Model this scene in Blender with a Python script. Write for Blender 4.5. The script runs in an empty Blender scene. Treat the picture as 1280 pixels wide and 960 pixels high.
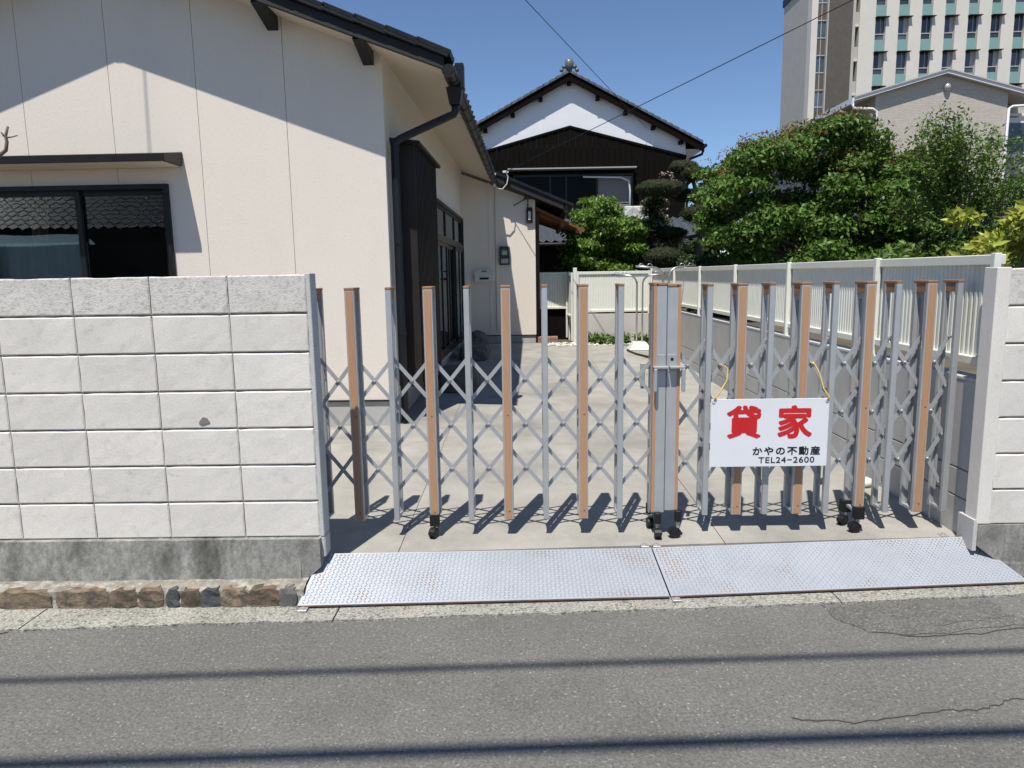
import bpy, bmesh, math, random
import numpy as np
from mathutils import Vector, Matrix
S = bpy.context.scene
COL = S.collection
R = math.radians
random.seed(7)
RNG = np.random.default_rng(7)

# ------------------------------------------------------------------ camera, sky, sun, exposure
H = 1.672
th, ya, ro = math.atan(137 / 900), R(.76), R(.9)
fw = Vector((-math.sin(ya) * math.cos(th), math.cos(ya) * math.cos(th), -math.sin(th)))
r0 = fw.cross(Vector((0, 0, 1))).normalized(); u0 = r0.cross(fw)
rt = r0 * math.cos(ro) - u0 * math.sin(ro); up = u0 * math.cos(ro) + r0 * math.sin(ro)
cd = bpy.data.cameras.new('camera'); cam = bpy.data.objects.new('camera', cd); COL.objects.link(cam)
M = Matrix((rt, up, -fw)).transposed().to_4x4(); M.translation = (0, 0, H); cam.matrix_world = M
cd.sensor_width = 36; cd.lens = 36 * 900 / 1280; cd.clip_start = .05; cd.clip_end = 2000
S.camera = cam
LD = Vector((.15, .44, -1)).normalized()          # direction the sunlight travels
W = bpy.data.worlds.new('World'); S.world = W; W.use_nodes = True
wn = W.node_tree.nodes; wl = W.node_tree.links
sky = wn.new('ShaderNodeTexSky'); sky.sky_type = 'NISHITA'; sky.sun_disc = False
sky.sun_elevation = math.asin(-LD.z); sky.sun_rotation = math.atan2(-LD.x, -LD.y)
sky.air_density = .8; sky.dust_density = .0; sky.ozone_density = 5.0; sky.altitude = 50
bg = wn['Background']; bg.inputs[1].default_value = .095
wl.new(sky.outputs[0], bg.inputs[0])
sd = bpy.data.lights.new('sun', 'SUN'); sd.energy = 4.5; sd.angle = R(.5); sd.color = (1, .945, .85)
sun = bpy.data.objects.new('sun', sd); COL.objects.link(sun)
sun.rotation_euler = LD.to_track_quat('-Z', 'Y').to_euler(); sun.location = (-3, -10, 20)
S.view_settings.view_transform = 'Standard'; S.view_settings.look = 'None'
S.view_settings.exposure = 0.40; S.view_settings.gamma = 1.0; S.view_settings.use_curve_mapping = False
S.render.engine = 'CYCLES'

# ------------------------------------------------------------------ materials
def mat(name, col, rough=.7, var=.08, scale=8., bump=0., bscale=60., metal=0., spec=.35, col2=None, c2lo=.5, c2hi=.7, c2scale=3.,
        stretch=(1, 1, 1), rand=0., leaf=False, island=0., fine=0., fscale=120., coords='Object'):
    m = bpy.data.materials.new(name); m.use_nodes = True
    nt = m.node_tree; n = nt.nodes; l = nt.links; b = n['Principled BSDF']
    tc = n.new('ShaderNodeTexCoord'); mp = n.new('ShaderNodeMapping'); mp.inputs['Scale'].default_value = stretch
    l.new(tc.outputs[coords], mp.inputs[0])
    if rand:
        oi = n.new('ShaderNodeObjectInfo'); ad = n.new('ShaderNodeVectorMath'); ad.operation = 'ADD'
        ml = n.new('ShaderNodeMath'); ml.operation = 'MULTIPLY'; ml.inputs[1].default_value = 37.
        l.new(oi.outputs['Random'], ml.inputs[0]); l.new(mp.outputs[0], ad.inputs[0]); l.new(ml.outputs[0], ad.inputs[1]); vec = ad.outputs[0]
    else: vec = mp.outputs[0]
    def noise(sc, det=5.):
        t = n.new('ShaderNodeTexNoise'); t.inputs['Scale'].default_value = sc; t.inputs['Detail'].default_value = det
        t.inputs['Roughness'].default_value = .62
        l.new(vec, t.inputs['Vector']); return t.outputs[0]
    def ramp(src, lo, hi, a, c):
        r = n.new('ShaderNodeMapRange'); r.inputs[1].default_value = lo; r.inputs[2].default_value = hi
        r.inputs[3].default_value = a; r.inputs[4].default_value = c; l.new(src, r.inputs[0]); return r.outputs[0]
    def mixc(fac, A, B, bt='MIX'):
        x = n.new('ShaderNodeMix'); x.data_type = 'RGBA'; x.blend_type = bt
        for s, v in ((x.inputs[0], fac), (x.inputs[6], A), (x.inputs[7], B)):
            if isinstance(v, (int, float)): s.default_value = v
            elif isinstance(v, tuple): s.default_value = v
            else: l.new(v, s)
        return x.outputs[2]
    c = (*col, 1)
    if col2 is not None: c = mixc(ramp(noise(c2scale, 7), c2lo, c2hi, 0, 1), c, (*col2, 1))
    if var:
        v = ramp(noise(scale), .3, .7, 1 - var, 1 + var)
        h = n.new('ShaderNodeHueSaturation'); l.new(v, h.inputs['Value'])
        if isinstance(c, tuple): h.inputs['Color'].default_value = c
        else: l.new(c, h.inputs['Color'])
        c = h.outputs[0]
    if fine:
        v = ramp(noise(fscale, 2), .3, .7, 1 - fine, 1 + fine)
        h = n.new('ShaderNodeHueSaturation'); l.new(v, h.inputs['Value']); l.new(c, h.inputs['Color']) if not isinstance(c, tuple) else setattr(h.inputs['Color'], 'default_value', c)
        c = h.outputs[0]
    if rand or island:
        v = n.new('ShaderNodeHueSaturation')
        if island:
            g = n.new('ShaderNodeNewGeometry'); src = g.outputs['Random Per Island']
            l.new(ramp(src, 0, 1, .48, .52), v.inputs['Hue']); a = island
        else: src = oi.outputs['Random']; a = rand
        l.new(ramp(src, 0, 1, 1 - a, 1 + a), v.inputs['Value'])
        if isinstance(c, tuple): v.inputs['Color'].default_value = c
        else: l.new(c, v.inputs['Color'])
        c = v.outputs[0]
    if isinstance(c, tuple): b.inputs['Base Color'].default_value = c
    else: l.new(c, b.inputs['Base Color'])
    b.inputs['Roughness'].default_value = rough; b.inputs['Metallic'].default_value = metal
    b.inputs['Specular IOR Level'].default_value = spec
    if bump:
        bp = n.new('ShaderNodeBump'); bp.inputs['Strength'].default_value = bump; bp.inputs['Distance'].default_value = .01
        l.new(noise(bscale, 4), bp.inputs['Height']); l.new(bp.outputs[0], b.inputs['Normal'])
    if leaf:
        tr = n.new('ShaderNodeBsdfTranslucent'); mx = n.new('ShaderNodeMixShader'); mx.inputs[0].default_value = .3
        l.new(c, tr.inputs[0]) if not isinstance(c, tuple) else setattr(tr.inputs[0], 'default_value', c)
        l.new(b.outputs[0], mx.inputs[1]); l.new(tr.outputs[0], mx.inputs[2]); l.new(mx.outputs[0], n['Material Output'].inputs[0])
    return m

def glass(name, tint=(.6, .65, .68), trans=1.0, rough=.0):
    m = bpy.data.materials.new(name); m.use_nodes = True
    n = m.node_tree.nodes; l = m.node_tree.links; n.remove(n['Principled BSDF'])
    t = n.new('ShaderNodeBsdfTransparent'); t.inputs[0].default_value = (*[c * trans for c in tint], 1)
    g = n.new('ShaderNodeBsdfGlossy'); g.inputs['Roughness'].default_value = rough; g.inputs[0].default_value = (.9, .95, 1, 1)
    nz = n.new('ShaderNodeTexNoise'); nz.inputs['Scale'].default_value = 2.2; nz.inputs['Detail'].default_value = 1; bp = n.new('ShaderNodeBump'); bp.inputs['Strength'].default_value = .05; bp.inputs['Distance'].default_value = .01
    tc = n.new('ShaderNodeTexCoord'); l.new(tc.outputs['Object'], nz.inputs['Vector']); l.new(nz.outputs[0], bp.inputs['Height']); l.new(bp.outputs[0], g.inputs['Normal'])
    f = n.new('ShaderNodeFresnel'); f.inputs[0].default_value = 1.5
    x = n.new('ShaderNodeMixShader'); l.new(f.outputs[0], x.inputs[0]); l.new(t.outputs[0], x.inputs[1]); l.new(g.outputs[0], x.inputs[2])
    l.new(x.outputs[0], n['Material Output'].inputs[0]); return m

def speck(m):      # pale and dark stone chips in the asphalt
    n = m.node_tree.nodes; l = m.node_tree.links; b = n['Principled BSDF']; src = b.inputs['Base Color'].links[0].from_socket
    tc = n.new('ShaderNodeTexCoord'); v = n.new('ShaderNodeTexVoronoi'); v.inputs['Scale'].default_value = 135.
    l.new(tc.outputs['Object'], v.inputs['Vector'])
    sp = n.new('ShaderNodeSeparateColor'); l.new(v.outputs['Color'], sp.inputs[0])
    h = n.new('ShaderNodeHueSaturation'); rm = n.new('ShaderNodeValToRGB'); e = rm.color_ramp.elements
    e[0].position = 0.; e[0].color = (.75, .75, .75, 1); e[1].position = 1.; e[1].color = (1, 1, 1, 1)
    for p, c in ((.25, .93), (.55, 1.), (.90, 1.04), (.95, 1.15), (.985, 1.4)): k = e.new(p); k.color = (c, c, c, 1)
    e[-1].color = (1.9, 1.9, 1.9, 1)
    l.new(sp.outputs[0], rm.inputs[0]); l.new(rm.outputs[0], h.inputs['Value']); l.new(src, h.inputs['Color']); l.new(h.outputs[0], b.inputs['Base Color'])
K = {}
K['asphalt'] = mat('asphalt', (.152, .151, .143), .9, .16, 1.6, .55, 105, fine=.24, fscale=80, col2=(.132, .130, .124), c2scale=.8, spec=.15)
speck(K['asphalt'])
K['patch'] = mat('asphalt_patch', (.136, .134, .126), .9, .12, 3, .6, 105, fine=.4, fscale=95, spec=.15)
speck(K['patch'])
K['crack'] = mat('crack', (.085, .083, .079), .95, 0)
K['soil'] = mat('soil', (.11, .09, .065), .95, .3, 5, .8, 30)
K['aggregate'] = mat('aggregate', (.33, .325, .29), .9, .18, 3, 1.0, 75, fine=.5, fscale=85, col2=(.16, .16, .14), c2lo=.52, c2hi=.62, c2scale=45)
K['slab'] = mat('slab', (.335, .325, .295), .85, .14, 3.2, .35, 130, col2=(.215, .21, .195), c2scale=.9, c2lo=.46, c2hi=.72, fine=.13, fscale=160, coords='Object')
K['paint'] = mat('paint', (.655, .625, .585), .8, .07, 3, .12, 110, rand=.05, col2=(.46, .45, .43), c2lo=.58, c2hi=.85, c2scale=14, fine=.06, fscale=100)
K['paintdirty'] = mat('paintdirty', (.61, .585, .55), .85, .07, 8, .35, 120, rand=.025, col2=(.27, .265, .25), c2lo=.50, c2hi=.80, c2scale=48, stretch=(1, 1, 1.3))
K['render'] = mat('render', (.50, .50, .49), .85, .06, 6, .3, 90, col2=(.40, .395, .38), c2scale=4)
K['mortar'] = mat('mortar', (.20, .19, .18), .9, .1, 20)
K['base'] = mat('base', (.27, .268, .25), .9, .25, 5, .6, 60, col2=(.10, .10, .088), c2lo=.46, c2hi=.66, c2scale=4.5, stretch=(1, 1, .55), fine=.25, fscale=35)
K['rubble'] = mat('rubble', (.24, .225, .19), .95, .3, 22, 1.0, 45, col2=(.35, .34, .30), c2lo=.5, c2hi=.6, c2scale=18)
K['st1'] = mat('stone_ochre', (.20, .155, .105), .85, .35, 18, 1, 25, rand=.15, col2=(.12, .10, .085), c2lo=.45, c2hi=.6, c2scale=16)
K['st2'] = mat('stone_brown', (.15, .105, .08), .85, .3, 18, 1, 25, rand=.15, col2=(.07, .065, .045), c2lo=.45, c2hi=.6, c2scale=14)
K['st3'] = mat('stone_dark', (.07, .075, .08), .8, .3, 18, 1, 25, rand=.15)
K['plate'] = mat('plate', (.335, .36, .405), .5, .08, 4, .15, 200, metal=0.15, spec=.5, col2=(.36, .33, .32), c2lo=.58, c2hi=.75, c2scale=5)
K['tread'] = mat('tread', (.285, .30, .33), .6, .1, 9, 0, metal=.15, col2=(.17, .11, .08), c2lo=.50, c2hi=.66, c2scale=5)
K['rust'] = mat('rust', (.12, .07, .05), .9, .3, 30)
K['alu'] = mat('aluminium', (.44, .455, .475), .40, .07, 9, 0, metal=.35, spec=.5)
K['aludark'] = mat('aluminium_inner', (.30, .32, .345), .5, .05, 10, 0, metal=.25)
K['wood'] = mat('wood_print', (.43, .245, .14), .55, .1, 9, .05, 60, stretch=(30, 30, 1))
K['cap'] = mat('brown_cap', (.30, .165, .09), .55, .08, 20)
K['black'] = mat('black_rubber', (.012, .012, .013), .5, .2, 30)
K['zinc'] = mat('zinc', (.55, .55, .53), .35, .1, 20, metal=.6)
K['lockgrey'] = mat('lock_grey', (.36, .38, .38), .45, .06, 20, metal=.2)
K['sign'] = mat('sign_white', (.70, .72, .76), .45, .03, 4)
K['red'] = mat('sign_red', (.55, .018, .02), .5, .05, 20)
K['ink'] = mat('sign_ink', (.012, .012, .014), .5, 0)
K['cord'] = mat('yellow_cord', (.55, .38, .10), .7, .1, 30)
K['stucco'] = mat('stucco', (.715, .66, .59), .9, .035, 2.0, .28, 120, fine=.03, fscale=70, col2=(.68, .62, .55), c2lo=.5, c2hi=.9, c2scale=2.0, stretch=(1, 1, .4))
K['soffit'] = mat('soffit', (.66, .575, .46), .85, .03, 3)
K['found'] = mat('foundation', (.40, .40, .385), .9, .1, 5, .2, 80)
K['bronze'] = mat('bronze_frame', (.013, .011, .010), .42, .15, 10, spec=.3)
K['tilebk'] = mat('tile_black', (.012, .013, .015), .38, .3, 14, .2, 60, spec=.28, rand=.2)
K['tilegrey'] = mat('tile_grey', (.10, .112, .13), .35, .25, 14, .2, 60, spec=.5, rand=.2)
K['barge'] = mat('barge', (.018, .018, .019), .6, .35, 18, .5, 60, stretch=(.6, 6, 6), col2=(.06, .06, .06), c2lo=.6, c2hi=.75, c2scale=8)
K['pipe'] = mat('pipe_dark', (.010, .012, .016), .4, .12, 6, spec=.35)
K['box'] = mat('shutter_box', (.016, .012, .0105), .55, .15, 6, .2, 120)
K['curtain'] = mat('curtain', (.42, .42, .40), .9, .06, 6)
K['lace'] = mat('lace', (.72, .72, .70), .9, .05, 6)
K['drape'] = mat('drape', (.28, .20, .11), .9, .2, 6)
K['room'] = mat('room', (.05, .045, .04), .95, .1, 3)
K['glass'] = glass('glass', (.78, .82, .82))
K['screen'] = mat('insect_screen', (.06, .065, .07), .8, .05, 30)
K['whitep'] = mat('white_plastic', (.62, .62, .58), .5, .05, 10)
K['fence'] = mat('fence_white', (.68, .69, .63), .5, .04, 6, spec=.4)
K['retwall'] = mat('retaining_wall', (.47, .465, .455), .85, .08, 3, .25, 70, col2=(.40, .395, .385), c2scale=2)
K['backwall'] = mat('back_wall', (.50, .475, .455), .85, .06, 3, .2, 70)
K['white'] = mat('plaster_white', (.70, .72, .76), .85, .03, 2)
K['clad'] = mat('dark_cladding', (.0055, .0046, .004), .9, .4, 9, .3, 40, spec=.08, stretch=(6, 6, .5))
K['wooddk'] = mat('dark_wood', (.05, .03, .02), .7, .3, 12, stretch=(1, 6, 6))
K['cedar'] = mat('cedar', (.17, .075, .032), .7, .25, 14, stretch=(1, 8, 8))
K['brick'] = mat('step_brick', (.30, .17, .12), .85, .2, 15, .3, 50)
K['rock'] = mat('rock', (.12, .12, .115), .9, .3, 8, .6, 20)
K['pebble'] = mat('pebble', (.55, .54, .51), .7, .1, 10, island=.35)
K['steel'] = mat('stainless', (.50, .50, .49), .3, .05, 20, metal=.8)
K['bark'] = mat('bark', (.13, .105, .085), .95, .35, 20, .9, 40, stretch=(1, 1, .3))
K['twig'] = mat('twig', (.16, .13, .11), .9, .25, 30)
K['leaf1'] = mat('leaf_plum', (.098, .178, .030), .5, 0, island=.5, leaf=True)
K['leafred'] = mat('leaf_red', (.19, .115, .035), .5, 0, island=.4, leaf=True)
K['leaf2'] = mat('leaf_bush', (.125, .215, .032), .42, 0, island=.5, leaf=True)
K['leaf3'] = mat('leaf_needle', (.050, .068, .024), .6, 0, island=.45, leaf=True)
K['leaf4'] = mat('leaf_feather', (.12, .20, .04), .5, 0, island=.4, leaf=True)
K['leaf5'] = mat('leaf_yellow', (.36, .40, .065), .45, 0, island=.35, leaf=True)
K['leaf6'] = mat('leaf_dark', (.045, .075, .022), .55, 0, island=.5, leaf=True)
K['flower'] = mat('flower', (.48, .38, .32), .7, 0, island=.3, leaf=True)
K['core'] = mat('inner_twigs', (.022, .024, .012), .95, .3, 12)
K['ltgrey'] = mat('panel_grey', (.43, .42, .40), .8, .05, 1.5, coords='Object')
K['towerw'] = mat('tower_white', (.60, .575, .53), .8, .04, .8, .2, 30)
K['towerb'] = mat('tower_brown', (.095, .085, .076), .7, .12, 2.5, .2, 30)
K['teal'] = mat('teal_panel', (.20, .335, .32), .45, .04, 1)
K['tglass'] = mat('tower_glass', (.05, .065, .078), .08, .5, .6, spec=.8, rand=.6)
K['dkglass'] = mat('house_glass', (.006, .006, .007), .15, .3, 1, spec=.06)
K['siding'] = mat('tan_siding', (.40, .37, .325), .85, .04, 2)
K['wire'] = mat('wire', (.012, .012, .014), .6, 0)
K['pole'] = mat('concrete_pole', (.36, .355, .34), .9, .08, 4)
K['metalgrey'] = mat('meter_grey', (.035, .038, .04), .45, .1, 15)

# brick joints on the far tan house: a running brick texture on top of the siding colour
def brickify(m, sc, a, b_, mo):
    nt = m.node_tree; n = nt.nodes; l = nt.links
    t = n.new('ShaderNodeTexBrick'); t.inputs['Scale'].default_value = sc
    t.inputs['Color1'].default_value = (*a, 1); t.inputs['Color2'].default_value = (*b_, 1); t.inputs['Mortar'].default_value = (*mo, 1)
    t.inputs['Mortar Size'].default_value = .03
    tc = n.new('ShaderNodeTexCoord'); sp = n.new('ShaderNodeSeparateXYZ'); cb = n.new('ShaderNodeCombineXYZ')
    ad = n.new('ShaderNodeMath'); ad.operation = 'ADD'
    l.new(tc.outputs['Object'], sp.inputs[0]); l.new(sp.outputs[0], ad.inputs[0]); l.new(sp.outputs[1], ad.inputs[1])
    l.new(ad.outputs[0], cb.inputs[0]); l.new(sp.outputs[2], cb.inputs[1]); l.new(cb.outputs[0], t.inputs[0])
    l.new(t.outputs[0], n['Principled BSDF'].inputs['Base Color'])
brickify(K['siding'], 4.2, (.52, .48, .425), (.45, .415, .365), (.36, .335, .295))

# ------------------------------------------------------------------ mesh helpers
class MB:
    def __init__(s): s.v = []; s.f = []
    def add(s, vs, fs):
        o = len(s.v); s.v += [tuple(p) for p in vs]; s.f += [tuple(i + o for i in f) for f in fs]; return s
    def hexa(s, p):      # 8 points: bottom 0-3 ccw, top 4-7
        return s.add(p, [(3, 2, 1, 0), (4, 5, 6, 7), (0, 1, 5, 4), (1, 2, 6, 5), (2, 3, 7, 6), (3, 0, 4, 7)])
    def box(s, x0, x1, y0, y1, z0, z1):
        return s.hexa([(x0, y0, z0), (x1, y0, z0), (x1, y1, z0), (x0, y1, z0), (x0, y0, z1), (x1, y0, z1), (x1, y1, z1), (x0, y1, z1)])
    def prism(s, poly, axis, a, b):   # poly: 2-D outline, extruded along axis from a to b
        def P(q, t): return (t, q[0], q[1]) if axis == 'x' else (q[0], t, q[1]) if axis == 'y' else (q[0], q[1], t)
        n = len(poly); vs = [P(q, a) for q in poly] + [P(q, b) for q in poly]
        fs = [tuple(range(n - 1, -1, -1)), tuple(range(n, 2 * n))] + [(i, (i + 1) % n, n + (i + 1) % n, n + i) for i in range(n)]
        return s.add(vs, fs)
    def beam(s, a, b, w, h, upv=(0, 0, 1)):   # rectangular bar between two points
        a = Vector(a); b = Vector(b); d = (b - a).normalized(); sx = d.cross(Vector(upv)).normalized(); uz = sx.cross(d)
        c = [(-1, -1), (1, -1), (1, 1), (-1, 1)]
        p = [a + sx * (i * w / 2) + uz * (j * h / 2) for i, j in c] + [b + sx * (i * w / 2) + uz * (j * h / 2) for i, j in c]
        return s.add(p, [(0, 1, 2, 3), (7, 6, 5, 4), (0, 4, 5, 1), (1, 5, 6, 2), (2, 6, 7, 3), (3, 7, 4, 0)])
    def tube(s, pts, r, n=8, cap=True):
        pts = [Vector(p) for p in pts]; rr = r if isinstance(r, (list, tuple)) else [r] * len(pts)
        t = (pts[1] - pts[0]).normalized(); a = t.orthogonal().normalized(); o = len(s.v); m = len(pts)
        for i, p in enumerate(pts):
            t = (pts[min(i + 1, m - 1)] - pts[max(i - 1, 0)]).normalized(); a = (a - t * a.dot(t)).normalized(); b = t.cross(a)
            for k in range(n):
                q = 2 * math.pi * k / n; s.v.append(tuple(p + (a * math.cos(q) + b * math.sin(q)) * rr[i]))
        for i in range(m - 1):
            for k in range(n):
                s.f.append((o + i * n + k, o + i * n + (k + 1) % n, o + (i + 1) * n + (k + 1) % n, o + (i + 1) * n + k))
        if cap: s.f.append(tuple(o + k for k in range(n - 1, -1, -1))); s.f.append(tuple(o + (m - 1) * n + k for k in range(n)))
        return s
    def blob(s, c, r, seg=10, ring=7, jit=0., sq=1.):
        o = len(s.v); c = Vector(c)
        for i in range(ring + 1):
            ph = math.pi * i / ring
            for k in range(seg):
                q = 2 * math.pi * k / seg; j = 1 + random.uniform(-jit, jit)
                def sp(v): return math.copysign(abs(v) ** sq, v)
                s.v.append((c.x + r[0] * j * sp(math.sin(ph) * math.cos(q)), c.y + r[1] * j * sp(math.sin(ph) * math.sin(q)), c.z + r[2] * j * sp(math.cos(ph))))
        for i in range(ring):
            for k in range(seg): s.f.append((o + i * seg + k, o + (i + 1) * seg + k, o + (i + 1) * seg + (k + 1) % seg, o + i * seg + (k + 1) % seg))
        return s
    def build(s, name, m, parent=None, bevel=0., smooth=False, kind=None, label=None):
        bm = bmesh.new(); vs = [bm.verts.new(p) for p in s.v]
        for f in s.f:
            try: bm.faces.new([vs[i] for i in f])
            except ValueError: pass
        if bevel: 
            bmesh.ops.bevel(bm, geom=list(bm.edges), offset=bevel, segments=1, profile=.6, affect='EDGES', clamp_overlap=True)
        bmesh.ops.recalc_face_normals(bm, faces=bm.faces)
        if parent is not None: bm.transform(INV[parent.name]) if parent.name in INV else None
        me = bpy.data.meshes.new(name); bm.to_mesh(me); bm.free()
        if smooth:
            for p in me.polygons: p.use_smooth = True
        return link(name, me, m, parent, kind, label)
INV = {}
def link(name, me, m, parent=None, kind=None, label=None):
    o = bpy.data.objects.new(name, me); COL.objects.link(o)
    if m is not None and not me.materials: me.materials.append(m if not isinstance(m, str) else K[m])
    if parent is not None:
        o.parent = parent; INV[o.name] = INV.get(parent.name, Matrix.Identity(4))
    if kind: o['kind'] = kind
    if label: o['label'] = label
    return o
def thing(name, label, cat, loc=(0, 0, 0), rz=0., group=None):
    o = bpy.data.objects.new(name, None); COL.objects.link(o); o.location = loc; o.rotation_euler.z = rz
    o.empty_display_size = .1; o['label'] = label; o['category'] = cat
    if group: o['group'] = group
    INV[o.name] = (Matrix.Translation(loc) @ Matrix.Rotation(rz, 4, 'Z')).inverted(); return o
def tag(o, label, cat, group=None):
    o['label'] = label; o['category'] = cat
    if group: o['group'] = group
    return o
def again(src, off, parent=None, scale=None):     # a copy that shares its mesh, shifted by off
    c = src.copy(); COL.objects.link(c); c.location = Vector(src.location) + Vector(off)
    if parent is not None: c.parent = parent
    INV[c.name] = INV.get((parent or src.parent or src).name, Matrix.Identity(4))
    return c
def bx(name, m, parent, b, bevel=0., **k): return MB().box(*b).build(name, m, parent, bevel, **k)
def np_mesh(name, V, F):
    me = bpy.data.meshes.new(name); n = len(F)
    me.vertices.add(len(V)); me.vertices.foreach_set('co', np.asarray(V, np.float32).ravel())
    k = F.shape[1]; me.loops.add(n * k); me.loops.foreach_set('vertex_index', F.astype(np.int32).ravel())
    me.polygons.add(n); me.polygons.foreach_set('loop_start', np.arange(n, dtype=np.int32) * k); me.polygons.foreach_set('loop_total', np.full(n, k, np.int32))
    me.update(calc_edges=True); me.validate(); return me
def leaves(P, Nrm, size, aspect=.5, spread=.8, droop=.0):
    """a folded pointed leaf (two quads) at each point of P, roughly facing Nrm"""
    n = len(P); nr = Nrm + RNG.normal(0, spread, (n, 3)); nr[:, 2] += .25; nr /= np.linalg.norm(nr, axis=1)[:, None] + 1e-9
    t = RNG.normal(0, 1, (n, 3)); t[:, 2] -= droop; t -= nr * (t * nr).sum(1)[:, None]; t /= np.linalg.norm(t, axis=1)[:, None] + 1e-9
    b = np.cross(nr, t); L = (size * RNG.uniform(.5, 1.45, n))[:, None]; w = L * aspect * .5; z = nr * L * .12
    V = np.stack([P, P + t * L * .4 + b * w + z, P + t * L, P + t * L * .4 - b * w + z], 1).reshape(-1, 3)
    i = np.arange(n)[:, None] * 4
    F = np.concatenate([np.hstack([i, i + 1, i + 2]), np.hstack([i, i + 2, i + 3])]); return V, F
def shell_points(cs, rs, n, lo=.55, hi=1.05):
    cs = np.array(cs, float); rs = np.array(rs, float); w = (rs[:, 0] * rs[:, 2]) ** 1.0; k = RNG.choice(len(cs), n, p=w / w.sum())
    d = RNG.normal(0, 1, (n, 3)); d /= np.linalg.norm(d, axis=1)[:, None]; d[:, 2] = np.where((d[:, 2] < 0) & (RNG.random(n) < .5), -d[:, 2], d[:, 2])
    rad = RNG.uniform(lo, hi, n)[:, None]; return cs[k] + d * rs[k] * rad, d
def foliage(name, m, parent, cs, rs, n, size, aspect=.5, spread=.8, lo=.55, hi=1.05, droop=0.):
    P, d = shell_points(cs, rs, n, lo, hi); V, F = leaves(P, d, size, aspect, spread, droop)
    iv = np.array(INV[parent.name]) if parent else np.eye(4); V = V @ iv[:3, :3].T + iv[:3, 3]
    return link(name, np_mesh(name, V, F), m, parent)
def xz_clumps(poly, n, y0, y1, r):
    """clump centres filling an outline in x-z between two depths"""
    P = np.array(poly); out = []
    def inside(x, z):
        c = False; j = len(P) - 1
        for i in range(len(P)):
            if (P[i, 1] > z) != (P[j, 1] > z) and x < (P[j, 0] - P[i, 0]) * (z - P[i, 1]) / (P[j, 1] - P[i, 1]) + P[i, 0]: c = not c
            j = i
        return c
    while len(out) < n:
        x = random.uniform(P[:, 0].min(), P[:, 0].max()); z = random.uniform(P[:, 1].min(), P[:, 1].max())
        if inside(x, z): out.append((x, random.uniform(y0, y1), z))
    return out, [(r * random.uniform(.7, 1.3), r * random.uniform(.7, 1.3), r * random.uniform(.32, .55)) for _ in out]
def limbs(parent, base, fork, cs, r, m='bark', n=None):
    b = MB(); base = Vector(base); fork = Vector(fork)
    mid = base.lerp(fork, .5) + Vector((random.uniform(-.06, .06), random.uniform(-.06, .06), 0))
    b.tube([base, mid, fork], [r, r * .8, r * .7], 9); t = b.build('trunk', m, parent, smooth=True)
    b = MB()
    for c in (cs if n is None else random.sample(list(cs), min(n, len(cs)))):
        c = Vector(c); k = fork.lerp(c, .5) + Vector((random.uniform(-.1, .1), random.uniform(-.1, .1), random.uniform(0, .12)))
        b.tube([fork.lerp(base, random.uniform(0, .15)), k, c], [r * .38, r * .22, r * .06], 5)
    b.build('branches', m, parent, smooth=True, kind='stuff')

# ------------------------------------------------------------------ setting: ground, road, kerb, driveway
def zdr(y): return .15 + max(0., y - 3.9) * .0168          # driveway rises gently to the back
g = bx('ground', 'soil', None, (-150, 150, -60, 400, -.6, -.03), kind='structure')
rd = MB().box(-40, 40, -3.6, 3.9, -.4, 0).build('road', 'asphalt', None, kind='structure')
edge = [(-40, 2.0), (-6, 3.08), (-2.54, 3.236), (-1.0, 3.303), (.575, 3.381), (2.56, 3.517), (5, 3.68), (40, 5.2)]
def edgey(x):
    for (a, b), (c, d) in zip(edge, edge[1:]):
        if a <= x <= c: return b + (d - b) * (x - a) / (c - a)
    return 3.5
# kerb: concrete edge stones, a joint between each, ragged towards the asphalt
kr = None
joints = [-9, -6.2, -4.4, -2.45, -.94, 1.6, 3.6, 5.6, 8]
for a, b in zip(joints, joints[1:]):
    xs = np.linspace(a + .004, b - .004, 26); poly = []
    for x in xs: poly.append((x, edgey(x) + random.uniform(-.009, .009)))
    poly += [(b - .004, edgey(b) + .33), (a + .004, edgey(a) + .33)]
    o = MB().prism(poly, 'z', -.05, .012).build('kerb_stone', 'aggregate', None, bevel=0)
    if kr is None:
        kr = bpy.data.objects.new('kerb', None); COL.objects.link(kr); kr['kind'] = 'structure'
    o.parent = kr
# road repair and cracks
pts = [(1.5, 3.42), (2.35, 3.46), (2.36, 3.30), (2.44, 3.22), (2.1, 3.17), (1.78, 3.12), (1.6, 3.16), (1.50, 3.28)]
o = MB().prism([(a + (c - a) * u + random.uniform(-.012, .012), b + (d - b) * u + random.uniform(-.012, .012)) for (a, b), (c, d) in zip(pts, pts[1:] + pts[:1]) for u in (0, .2, .4, .6, .8)], 'z', -.01, .004).build('road_repair', 'patch', rd)
def crack(pts, w):
    b = MB(); top = []; bot = []; q = []
    for (a, c), (d, e) in zip(pts, pts[1:]):
        for t in np.linspace(0, 1, 9)[:-1]: q.append((a + (d - a) * t + random.uniform(-.007, .007), c + (e - c) * t + random.uniform(-.009, .009)))
    for x, y in q:
        ww = w * random.uniform(.15, 1); top.append((x, y + ww)); bot.append((x, y - ww))
    b.prism(bot + top[::-1], 'z', .0005, .006).build('road_crack', 'crack', rd)
crack([(1.0, 2.5), (1.25, 2.47), (1.5, 2.53), (1.75, 2.55), (1.9, 2.61), (2.1, 2.62), (2.4, 2.68)], .0011)
crack([(1.62, 3.16), (1.8, 3.10), (2.1, 3.13), (2.5, 3.22)], .0011)
crack([(-2.9, 3.0), (-2.62, 3.17), (-2.48, 3.235)], .002)
crack([(2.36, 3.3), (2.2, 3.26), (1.9, 3.2)], .0012)
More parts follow.
